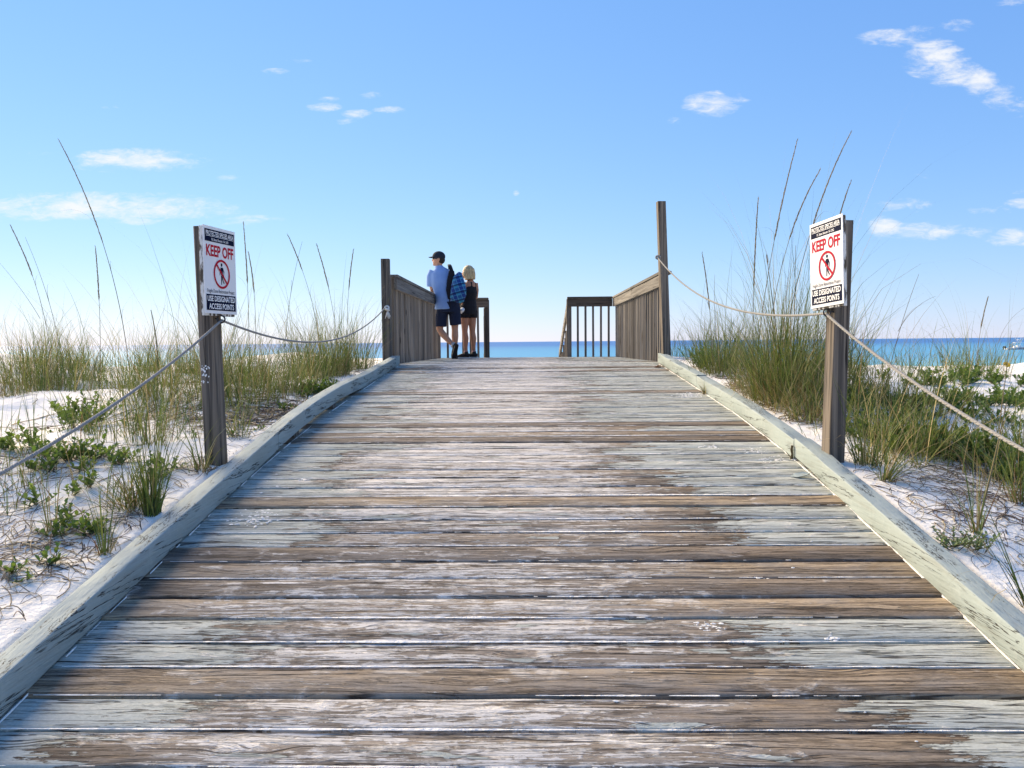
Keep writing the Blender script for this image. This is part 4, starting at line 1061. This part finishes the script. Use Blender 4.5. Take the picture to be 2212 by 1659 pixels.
# leaf scraps spread between the plants
Lf = Leaves(); r = random.Random(77)
for i in range(150):
    s_ = -1 if r.random() < .45 else 1; x = s_ * (1.75 + abs(r.gauss(0, 1.0))); y = r.uniform(2.7, 7.6)
    if s_ > 0 and x < 2.2 and y < 4: continue
    if mnoise.noise((x, y, 4.)) < -.05: continue
    Lf.plant(x, y, r, n=3, h=.055, ll=.026, spread=1.2)
o = Lf.build(None, name='creeping_ground_cover'); tag(o, 'scattered low creeping leaves on the sand', 'ground cover', kind='stuff')
for c in list(bpy.data.objects):
    if c.name.startswith('stem') and c.parent is o: c['kind'] = 'stuff'


def litter():
    r = np.random.default_rng(3); V = []; Q = []; C = []
    tones = np.array([(.10, .07, .05), (.22, .16, .09), (.05, .038, .03), (.34, .27, .16), (.14, .09, .07)])
    n = 0
    while n < 3800:
        s_ = -1 if r.random() < .55 else 1
        x = s_ * (1.68 + abs(r.normal(0, .8))); y = 2.3 + r.gamma(2., 1.3)
        if y > 9 or mnoise.noise((x * 1.2, y * 1.2, 12.)) < r.uniform(-.35, .25): continue
        if s_ > 0 and y < 3.0 and r.random() < .75: continue
        a = r.uniform(0, 6.283) * .5 + (0 if r.random() < .5 else .3); L_ = min(.45, r.gamma(1.8, .075)); cv = r.normal(0, 2.2); w = r.uniform(.0009, .0022) * (1 + (y > 5)); k = 6
        px, py = x, y; b = len(V); c = tones[r.integers(5)] * r.uniform(.7, 1.3); lift = r.uniform(.001, .028) * (r.random() < .6)
        ok = True; pts_ = []
        for i in range(k + 1):
            if abs(px) < 1.66: ok = False; break
            pts_.append((px, py, a)); px += math.cos(a) * L_ / k; py += math.sin(a) * L_ / k; a += cv * L_ / k * 3
        if not ok: continue
        for i, (px, py, aa) in enumerate(pts_):
            z = gz(px, py) + .003 + lift * math.sin(math.pi * i / k); sx, sy = -math.sin(aa) * w, math.cos(aa) * w
            V += [(px - sx, py - sy, z), (px, py, z + w * 1.4), (px + sx, py + sy, z)]; C += [tuple(c) + (1,)] * 3
        for i in range(k): q = b + i * 3; Q += [(q, q + 3, q + 4, q + 1), (q + 1, q + 4, q + 5, q + 2)]
        n += 1
    me = np_mesh('dry_stem_litter', np.array(V), np.array(Q)); at = me.color_attributes.new('tone', 'FLOAT_COLOR', 'POINT'); at.data.foreach_set('color', np.array(C, np.float32).ravel())
    o = mko('dry_stem_litter', me, GRASS, None, True); tag(o, 'dead stems and roots lying on the sand', 'plant litter', kind='stuff')


litter()
# small loose things
o = empty('broken_twig', (1.515, 4.44, dz(4.44))); tag(o, 'dark broken twig stuck upright at the joint of the right kerb', 'twig'); mb = MB()
mb.tube([(0, 0, 0), (.003, 0, .03), (-.001, 0, .055), (.003, .0, .08)], [.009, .006, .0075, .007], 7); mb.build('stem', STEM, o)
mb = MB(); mb.tube([(0, -.004, .006), (-.02, -.01, .024), (-.034, -.01, .042)], [.004, .0028, .0018], 5); mb.build('side_branch', STEM, o)
Lf = Leaves(); Lf.leaf((0, 0, 0), (1, .15, .12), (0, 0, 1), .085, .05, (.12, .05, .03)); Lf.leaf((.03, .0, .012), (.8, -.5, .3), (0, 0, 1), .06, .035, (.14, .06, .035))
o = Lf.build(None, name='dead_leaf'); o.location = (1.40, 8.6, dz(8.6) + .006); tag(o, 'brown dead leaf on the boards at the right kerb', 'leaf')
mb = MB(); mb.add([(0, 0, .0), (.03, -.028, .002), (.075, -.03, .012), (.105, -.008, .02), (.07, .012, .024), (.03, .02, .014)], [(0, 1, 2, 3, 4, 5)])
mb.add([(0, 0, -.003), (.03, -.028, -.001), (.075, -.03, .009), (.105, -.008, .017), (.07, .012, .021), (.03, .02, .011)], [(5, 4, 3, 2, 1, 0)])
o = mb.build('paint_flake', KERB); o.location = (1.395, 4.11, dz(4.11) + .004); tag(o, 'curled flake of old paint on the boards near the right kerb', 'paint flake')

# ------------------------------------------------------------------ people
SKINM = plain('skin_tan', (.42, .22, .14), .55, .35, 20., .06); SKINW = plain('skin_brown', (.36, .165, .095), .55, .35, 20., .06)
SHIRT = plain('shirt_blue', (.20, .32, .58), .8, .2, 9., .07); SHORTM = plain('shorts_navy', (.012, .018, .042), .85, .2, 12., .1); BLACK = plain('black_cloth', (.010, .010, .014), .8, .2, 12., .15)
CAPM = plain('cap_navy', (.016, .020, .034), .8, .2); HAIRM = plain('hair_dark', (.02, .014, .010), .7, .3, 60., .2); SHOEB = plain('shoe_black', (.012, .012, .013), .6, .3, 25., .2); SOLE = plain('shoe_sole', (.62, .60, .57), .7, .2)
SOCK = plain('sock_grey', (.42, .42, .42), .9, .1); GLASS = plain('sunglass_black', (.008, .008, .009), .2, .6); CUP = plain('cup_white', (.72, .72, .74), .5, .3)


def blonde():
    m, t = new_mat('hair_blonde'); p = t.n('ShaderNodeTexCoord').outputs['Object']; nz = t.noise(t.v('MULTIPLY', p, (70, 70, 9)), 1., 4., .6)
    finish(t, t.mix(t.ss(nz, .35, .65), c4(.62, .47, .24), c4(.26, .17, .085)), .5, bump(t, nz, .01, .7), .35); return m


HAIRB = blonde()


def hand(mb, wrist, direction, palm_n, curl=.6, s=1., spread=.012):
    """palm and five bent fingers"""
    d = Vector(direction).normalized(); nn = Vector(palm_n); nn = (nn - d * nn.dot(d)).normalized(); sx = d.cross(nn); w = Vector(wrist)
    mb.tube([w, w + d * .045 * s, w + d * .09 * s], [(.026 * s, .017 * s), (.040 * s, .016 * s), (.038 * s, .014 * s)], 10, sx)
    for k, (off, ln) in enumerate(((-.029, .060), (-.010, .074), (.010, .070), (.028, .055))):
        p = w + d * .085 * s + sx * off * s; a = d.copy(); pts_ = [p]
        for j in range(3):
            a = (a * math.cos(curl * .75) + nn * math.sin(curl * .75)).normalized(); p = p + a * ln * s / 2.6 * (1 - .12 * j); pts_.append(p)
        mb.tube(pts_, [.0095 * s, .009 * s, .0085 * s, .007 * s], 7, sx)
    p = w + d * .03 * s - sx * .03 * s; mb.tube([p, p + (d * .6 - sx * .6 + nn * .3).normalized() * .035 * s, p + (d * .9 - sx * .45 + nn * .6).normalized() * .062 * s], [.013 * s, .011 * s, .008 * s], 7, sx)


def shoe(parent, name_mat, ankle, toe_dir, flat_z, L_=.27, tilt=0., sole_mat=SOLE, up=(0, 0, 1)):
    """low trainer: upper, sole; toe_dir is the pointing direction of the foot"""
    d = Vector(toe_dir).normalized(); u = Vector(up); u = (u - d * u.dot(d)).normalized(); s_ = d.cross(u); a = Vector(ankle)
    heel = a - d * .055 - u * flat_z
    P = [heel - d * .005 + u * .045, heel + d * .03 + u * .055, heel + d * .09 + u * .055, heel + d * .15 + u * .045, heel + d * .21 + u * .034, heel + d * .26 + u * .028]
    R = [(.026, .036), (.036, .046), (.038, .046), (.043, .035), (.043, .027), (.026, .018)]
    mb = MB(); mb.tube(P, R, 12, s_); mb.tube([heel + d * .05 + u * .06, heel + d * .05 + u * .125], [(.040, .048), (.036, .042)], 12, d)
    o = remeshed('shoe', mb, .008, name_mat, parent, 3)
    V = []; n = 16; out = [(-.012, .020), (-.02, .0), (-.012, -.020)]
    prof = [(-.018, .030), (.05, .036), (.12, .040), (.18, .046), (.235, .038), (.268, .015), (.268, -.015), (.235, -.036), (.18, -.042), (.12, -.036), (.05, -.034), (-.018, -.030), (-.03, 0)]
    for z in (.0, .024): V += [heel + d * px + s_ * py + u * z for px, py in prof]
    k = len(prof); Fc = [tuple(range(k - 1, -1, -1)), tuple(range(k, 2 * k))] + [(i, (i + 1) % k, k + (i + 1) % k, k + i) for i in range(k)]
    so = mk('sole', V, Fc, sole_mat, o); return o


def man():
    root = empty('person', (-1.284, 13.0, dz(13.0))); tag(root, 'man in dark cap, blue polo shirt and navy shorts leaning on the left railing', 'person')
    b = MB(); S1 = (1, 0, 0)
    # legs: right one standing, left one crossed behind it with the toe down
    hipR, kneeR, ankR = (.035, .03, .88), (.045, .06, .50), (.035, .13, .10)
    hipL, kneeL, ankL = (-.145, .0, .88), (-.205, -.01, .50), (.030, -.075, .235)
    b.tube([hipR, (.04, .05, .70), kneeR, (.045, .06, .38), (.038, .10, .22), ankR], [.085, .078, .056, .060, .042, .036], 12)
    b.tube([hipL, (-.18, .0, .70), kneeL, (-.14, -.045, .41), (-.05, -.06, .31), ankL], [.085, .078, .058, .058, .044, .036], 12)
    b.tube([(-.055, .015, .84), (-.065, .01, .98), (-.10, .0, 1.14), (-.145, 0, 1.32), (-.185, .0, 1.47), (-.20, .0, 1.53)], [(.165, .11), (.155, .105), (.158, .11), (.175, .115), (.15, .09), (.07, .065)], 16, (1, .25, 0))
    b.tube([(-.20, .005, 1.50), (-.205, .01, 1.60)], [.058, .055], 12)
    # head turned to the left
    hc = Vector((-.212, .015, 1.685)); b.ball(hc, (.098, .078, .115), 18, 12); b.ball(hc + Vector((-.035, .01, -.055)), (.065, .056, .062)); b.ball(hc + Vector((-.102, .016, -.018)), (.020, .014, .022)); b.ball(hc + Vector((-.082, .016, -.058)), (.022, .026, .016)); b.ball(hc + Vector((-.075, .016, -.095)), (.026, .028, .022))
    b.ball(hc + Vector((.012, -.078, -.012)), (.022, .012, .033))
    # left arm resting on the rail, right arm bent in front of the body
    b.tube([(-.335, .01, 1.47), (-.345, .02, 1.30), (-.325, .03, 1.165)], [.055, .046, .038], 12); b.tube([(-.325, .03, 1.165), (-.33, .16, 1.165), (-.33, .28, 1.165)], [.040, .037, .027], 12); hand(b, (-.33, .27, 1.162), (.05, 1, -.04), (0, 0, -1), .35)
    b.tube([(-.035, .02, 1.47), (.03, .05, 1.32), (.045, .10, 1.18)], [.055, .046, .038], 12); b.tube([(.045, .10, 1.18), (-.05, .22, 1.16), (-.15, .28, 1.165)], [.040, .036, .027], 12); hand(b, (-.14, .275, 1.165), (-1, .35, 0), (0, 0, -1), .5)
    remeshed('body', b, .009, SKINM, root, 5)
    s = MB()
    s.tube([(-.085, .01, .835), (-.085, .01, .90), (-.09, .01, 1.0), (-.115, .0, 1.14), (-.15, 0, 1.32), (-.185, .0, 1.465), (-.20, .0, 1.535)], [(.205, .145), (.200, .142), (.185, .132), (.182, .130), (.196, .132), (.165, .105), (.078, .075)], 18, (1, .25, 0))
    s.tube([(-.30, .005, 1.485), (-.345, .012, 1.38), (-.352, .02, 1.22)], [.075, .078, .072], 12); s.tube([(-.06, .01, 1.485), (.0, .04, 1.38), (.03, .06, 1.24)], [.075, .075, .070], 12)
    s.tube([(-.20, 0, 1.51), (-.203, .004, 1.565)], [.076, .070], 14)
    remeshed('polo_shirt', s, .010, SHIRT, root, 4)
    s = MB(); s.tube([(-.06, .01, .97), (-.055, .015, .86), (-.055, .012, .78)], [(.185, .135), (.195, .14), (.19, .135)], 16, (1, .2, 0))
    s.tube([(.045, .03, .86), (.05, .04, .70), (.06, .05, .575)], [.105, .102, .100], 14); s.tube([(-.145, .0, .86), (-.18, .0, .70), (-.185, -.005, .545)], [.102, .100, .094], 14)
    remeshed('shorts', s, .010, SHORTM, root, 3)
    # cap with a brim to the left, dark hair below it
    c = MB(); M = Matrix.Rotation(rad(-6), 3, 'Y')
    c.ball(hc + Vector((.006, 0, .038)), (.112, .094, .092), 18, 12); remeshed('cap', c, .009, CAPM, root, 3)
    V = []; Fc = []; n = 9
    for zz in (0, -.006):
        for i in range(n):
            a = -1.25 + 2.5 * i / (n - 1); V.append(hc + Vector((-.085 * math.cos(a), .088 * math.sin(a), .040 + zz)))
        for i in range(n):
            a = -1.25 + 2.5 * i / (n - 1); V.append(hc + Vector((-.085 * math.cos(a) - .085 * max(0, math.cos(a)) ** .6, .080 * math.sin(a), .034 + zz - .012 * abs(math.sin(a)))))
    for i in range(n - 1): Fc += [(i, i + 1, n + i + 1, n + i), (2 * n + i + 1, 2 * n + i, 3 * n + i, 3 * n + i + 1), (n + i, n + i + 1, 3 * n + i + 1, 3 * n + i)]
    mk('cap_brim', V, Fc, CAPM, root)
    h = MB(); h.ball(hc + Vector((.035, -.004, -.018)), (.078, .080, .075), 14, 10); remeshed('hair', h, .010, HAIRM, root, 3)
    g = MB(); g.ball(hc + Vector((-.085, -.03, .002)), (.014, .030, .017)); g.ball(hc + Vector((-.085, .06, .002)), (.014, .026, .017)); g.tube([hc + Vector((-.085, -.055, .004)), hc + Vector((-.02, -.080, .002)), hc + Vector((.02, -.082, .0))], .004, 5); g.build('sunglasses', GLASS, root, True)
    k = MB(); k.tube([(.012, -.070, .262), ankL, (.034, -.078, .20)], [.043, .042, .044], 12); k.build('sock', SOCK, root, True)
    k = MB(); k.tube([(.036, .118, .16), (.035, .13, .08)], [.044, .044], 12); k.build('sock', SOCK, root, True)
    shoe(root, SHOEB, (.033, .135, .10), (-.05, 1, 0), .10, sole_mat=SHOEB)
    shoe(root, SHOEB, (.045, -.075, .215), (-.28, .42, -.88), .085, sole_mat=SHOEB, up=(-.4, .75, .45))
    return root


man()


def backpack():
    root = empty('backpack', (-1.284, 13.0, dz(13.0) + .95)); tag(root, 'blue plaid backpack with black straps on the back of the man', 'backpack')
    m, t = new_mat('blue_plaid'); p = t.n('ShaderNodeTexCoord').outputs['Object']; sp = t.n('ShaderNodeSeparateXYZ', None, _0=p)
    def stripe(v, per, lo, hi, ph=0.): return t.ss(t.m('SINE', t.m('MULTIPLY_ADD', v, 6.283 / per, ph)), lo, hi)
    u = t.m('ADD', sp.outputs[0], t.m('MULTIPLY', sp.outputs[2], .35)); w = t.m('SUBTRACT', sp.outputs[2], t.m('MULTIPLY', sp.outputs[0], .25))
    col = t.mix(stripe(u, .15, -.1, .2), c4(.010, .05, .19), c4(.025, .18, .32)); col = t.mix(t.m('MULTIPLY', stripe(w, .13, .0, .25), .75), col, c4(.015, .045, .20))
    col = t.mix(t.m('MULTIPLY', stripe(u, .075, .90, .95, 1.), .6), col, c4(.12, .36, .46)); col = t.mix(t.m('MULTIPLY', stripe(w, .065, .90, .95, .6), .5), col, c4(.10, .30, .44)); col = t.mix(t.m('MULTIPLY', stripe(w, .13, .72, .9, 2.4), .85), col, c4(.006, .014, .06))
    finish(t, col, .75, None, .2)
    Z = .95; s = MB()
    s.tube([(.165, -.17, 1.50 - Z - .06), (.135, -.185, 1.36 - Z), (.14, -.21, 1.22 - Z), (.135, -.215, 1.08 - Z), (.11, -.20, .985 - Z), (.10, -.19, .955 - Z)], [(.03, .03), (.085, .065), (.125, .095), (.138, .10), (.125, .088), (.08, .05)], 16, (1, -.25, 0))
    s.ball((.21, -.26, 1.13 - Z), (.065, .05, .10)); remeshed('bag', s, .010, m, root, 4)
    s = MB(); s.tube([(.02, -.14, 1.47 - Z), (.015, -.155, 1.32 - Z), (.0, -.16, 1.15 - Z), (.01, -.15, 1.0 - Z)], [(.05, .02), (.075, .022), (.08, .024), (.06, .02)], 12, (1, -.1, 0)); remeshed('back_panel', s, .009, BLACK, root, 3)
    s = MB(); s.tube([(.03, -.15, 1.45 - Z), (-.005, -.10, 1.545 - Z), (-.03, .0, 1.585 - Z), (-.03, .10, 1.53 - Z), (-.03, .14, 1.40 - Z), (-.0, .13, 1.2 - Z), (.08, .05, 1.06 - Z), (.10, -.10, 1.02 - Z)], [(.03, .008)] * 8, 8, (1, 0, 0)); s.build('shoulder_strap', BLACK, root, True)
    s = MB(); s.tube([(-.02, -.165, 1.02 - Z), (-.01, -.17, .92 - Z), (-.012, -.165, .83 - Z)], [(.008, .003)] * 3, 6); s.build('loose_strap', BLACK, root)
    return root


backpack()


def woman():
    root = empty('person', (-1.05, 13.42, dz(13.42))); tag(root, 'woman with blonde bob in black tank top and shorts beside the man', 'person')
    b = MB(); F_ = Vector((-.85, .53, 0)); Sd = (.53, .85, 0)
    hipL, kneeL, ankL = (-.045, -.02, .80), (-.050, -.01, .465), (-.035, .0, .10); hipR, kneeR, ankR = (.075, .05, .80), (.078, .05, .465), (.100, .06, .10)
    for (h_, k_, a_) in ((hipL, kneeL, ankL), (hipR, kneeR, ankR)):
        h_, k_, a_ = Vector(h_), Vector(k_), Vector(a_); b.tube([h_, h_.lerp(k_, .5), k_, k_.lerp(a_, .32) - F_ * .012, k_.lerp(a_, .7), a_], [.082, .070, .050, .053, .038, .032], 12)
    b.tube([(.018, .02, .78), (.022, .02, .90), (.035, .02, 1.02), (.048, .02, 1.16), (.058, .02, 1.30), (.055, .02, 1.36)], [(.150, .118), (.148, .112), (.122, .095), (.140, .10), (.120, .075), (.055, .05)], 16, Sd)
    b.tube([(.05, .025, 1.34), (.035, .03, 1.43)], [.045, .044], 12)
    hc = Vector((.0, .035, 1.495)); b.ball(hc, (.085, .074, .105), 16, 11); b.ball(hc + Vector((-.03, .012, -.05)), (.056, .05, .055)); b.ball(hc + Vector((-.092, .03, -.018)), (.017, .012, .018)); b.ball(hc + Vector((-.078, .028, -.052)), (.017, .022, .013)); b.ball(hc + Vector((-.068, .025, -.085)), (.022, .024, .018))
    b.tube([(-.025, -.06, 1.315), (-.050, -.075, 1.19), (-.060, -.07, 1.08)], [.042, .036, .031], 10); b.tube([(-.060, -.07, 1.08), (-.07, -.065, .98), (-.075, -.07, .895)], [.032, .029, .022], 10); hand(b, (-.075, -.07, .905), (-.05, -.05, -1), (-1, .1, .0), .75, .85)
    b.tube([(.140, .10, 1.315), (.160, .11, 1.19), (.150, .10, 1.07)], [.042, .036, .031], 10); b.tube([(.150, .10, 1.07), (.06, .19, 1.02), (-.03, .24, 1.03)], [.032, .028, .021], 10); hand(b, (-.02, .235, 1.03), (-1, .5, 0), (0, .2, -1), .5, .85)
    remeshed('body', b, .0085, SKINW, root, 4)
    s = MB(); s.tube([(.02, .02, .80), (.023, .02, .92), (.036, .02, 1.02), (.048, .02, 1.15), (.056, .02, 1.25)], [(.160, .126), (.158, .122), (.133, .106), (.150, .112), (.125, .088)], 16, Sd)
    for q in (-.055, .055): s.tube([Vector((.056, .02, 1.22)) + Vector(Sd) * q - F_ * .06, Vector((.058, .02, 1.31)) + Vector(Sd) * q - F_ * .055, Vector((.055, .02, 1.355)) + Vector(Sd) * q, Vector((.056, .02, 1.25)) + Vector(Sd) * q + F_ * .07], [.022, .018, .017, .02], 8)
    remeshed('tank_top', s, .009, BLACK, root, 3)
    s = MB(); s.tube([(.02, .02, .93), (.018, .02, .84), (.016, .02, .76)], [(.162, .128), (.17, .135), (.165, .13)], 16, Sd)
    for h_ in (hipL, hipR): s.tube([Vector(h_) + Vector((0, 0, .03)), Vector(h_) + Vector((0, 0, -.095))], [.098, .096], 14)
    remeshed('shorts', s, .009, BLACK, root, 3)
    h = MB(); h.ball(hc + Vector((.024, -.004, .024)), (.100, .095, .103), 18, 12)
    h.tube([hc + Vector((.035, -.01, .06)), hc + Vector((.045, -.012, -.03)), hc + Vector((.050, -.014, -.128))], [(.092, .090), (.100, .096), (.094, .090)], 16); h.ball(hc + Vector((-.018, -.055, -.03)), (.055, .034, .062))
    remeshed('hair', h, .008, HAIRB, root, 3)
    for a in (ankL, ankR):
        k = MB(); k.tube([Vector(a) + Vector((0, 0, .035)), Vector(a) + Vector((0, 0, -.02))], [.037, .038], 10); k.build('sock', plain('sock_pink', (.5, .28, .28), .9), root, True)
    shoe(root, SHOEB, ankL, (-1, .28, 0), .10, L_=.24); shoe(root, SHOEB, ankR, (-1, .30, 0), .10, L_=.24)
    c = empty('paper_cup', (-1.05 - .098, 13.42 - .085, dz(13.42) + .80)); tag(c, 'white cup in the hand of the woman behind the backpack', 'cup')
    mb = MB(); mb.tube([(0, 0, .0), (0, 0, .09)], [.030, .038], 16); mb.tube([(0, 0, .0), (0, 0, .004)], [.031, .031], 16); o = mb.build('cup_body', CUP, c, True); o.rotation_euler = (rad(55), 0, rad(20))
    return root


woman()

# ------------------------------------------------------------------ boat
def boat():
    root = empty('fishing_boat', (163.6, 260, -4.0), rad(-4)); tag(root, 'white fishing boat with a tower on the sea at the right edge', 'boat')
    BW = plain('boat_white', (.80, .80, .80), .35, .4); BD = plain('boat_dark', (.05, .06, .08), .5, .3); BG = plain('boat_canvas', (.30, .55, .52), .8, .2)
    n = 11; V = []; Fc = []; prof = [(-1, 1.0), (-.95, .45), (-.7, .0), (0, -.35), (.7, 0), (.95, .45), (1, 1.0)]
    for i in range(n):
        f = i / (n - 1); x = -4.3 + 9.0 * f; bw = 1.35 * (1 - max(0, f - .5) ** 2 * 3.9); sh = .55 + .55 * f * f
        for (a, c_) in prof: V.append((x + (.5 * max(0, c_) * f if f > .6 else 0), a * bw, c_ * sh if c_ > 0 else c_))
    m_ = len(prof)
    for i in range(n - 1):
        for j in range(m_ - 1): a = i * m_ + j; Fc.append((a, a + 1, a + m_ + 1, a + m_))
        Fc.append((i * m_ + m_ - 1, i * m_, (i + 1) * m_, (i + 1) * m_ + m_ - 1))
    Fc += [tuple(range(m_ - 1, -1, -1)), tuple((n - 1) * m_ + j for j in range(m_))]
    mk('hull', V, Fc, BW, root); mb = MB(); mb.box((-1.2, -1.36, .42), (3.2, -1.34, .62)); mb.build('hull_stripe', BD, root)
    mb = MB(); mb.box((-.9, -.55, .5), (.5, .55, 1.35)); mb.box((-1.9, -.5, .5), (-1.2, .5, 1.1)); o = mb.build('console', BW, root); bevel_mesh(o, .06, 1)
    mb = MB()
    for x in (-1.1, .7):
        for y in (-.8, .8): mb.tube([(x, y, .5), (x * .9, y * .95, 2.2)], .045, 6)
    for x in (-.6, .5):
        for y in (-.5, .5): mb.tube([(x, y, 2.2), (x * .7, y * .8, 3.3)], .04, 6)
    for x, d in ((-.5, -1.2), (.4, .9)):
        for y in (-.6, .6): mb.tube([(x, y, 3.0), (x + d * .45, y, 3.75)], .06, 6)
    mb.build('tower_frame', BW, root)
    mb = MB(); mb.box((-1.6, -1.0, 2.2), (1.0, 1.0, 2.32)); mb.build('hard_top', BW, root); mb = MB(); mb.box((-.55, -.6, 3.25), (.5, .6, 3.35)); mb.build('upper_platform', BW, root)
    for y in (-.45, .45):
        mb = MB(); mb.tube([(-4.75, y, -.3), (-4.65, y, .6)], [(.14, .1), (.18, .14)], 8); mb.tube([(-4.7, y, .55), (-4.7, y, .8), (-4.7, y, 1.15)], [(.36, .2), (.38, .22), (.26, .16)], 10); mb.build('outboard_motor', BD, root, True)
    for k, (x, c_) in enumerate(((-3.3, BG), (-2.5, BW))):
        p = empty('person', (163.6 + x, 260 - .3, -3.4)); tag(p, ('person in pale green top standing at the stern of the boat', 'person in white top standing behind the console of the boat')[k], 'person')
        b = MB(); b.tube([(-.1, 0, 0), (-.1, 0, .8)], [.07, .09], 8); b.tube([(.1, 0, 0), (.1, 0, .8)], [.07, .09], 8); b.tube([(0, 0, .75), (0, 0, 1.1), (0, 0, 1.42), (0, 0, 1.5)], [(.17, .12), (.17, .12), (.21, .12), (.07, .07)], 10); b.ball((0, 0, 1.64), (.09, .10, .125)); b.tube([(-.22, 0, 1.4), (-.28, -.05, 1.1), (-.2, -.2, .95)], [.055, .045, .035], 8); b.tube([(.22, 0, 1.4), (.28, -.05, 1.1), (.2, -.2, .95)], [.055, .045, .035], 8)
        remeshed('body', b, .03, SKINM, p, 2); b = MB(); b.tube([(0, 0, .72), (0, 0, 1.1), (0, 0, 1.43)], [(.2, .15), (.19, .14), (.24, .14)], 10); b.build('shirt', c_, p, True); b = MB(); b.tube([(-.1, 0, .4), (-.1, 0, .8)], .11, 8); b.tube([(.1, 0, .4), (.1, 0, .8)], .11, 8); b.build('shorts', BD, p, True)
    return root


boat()
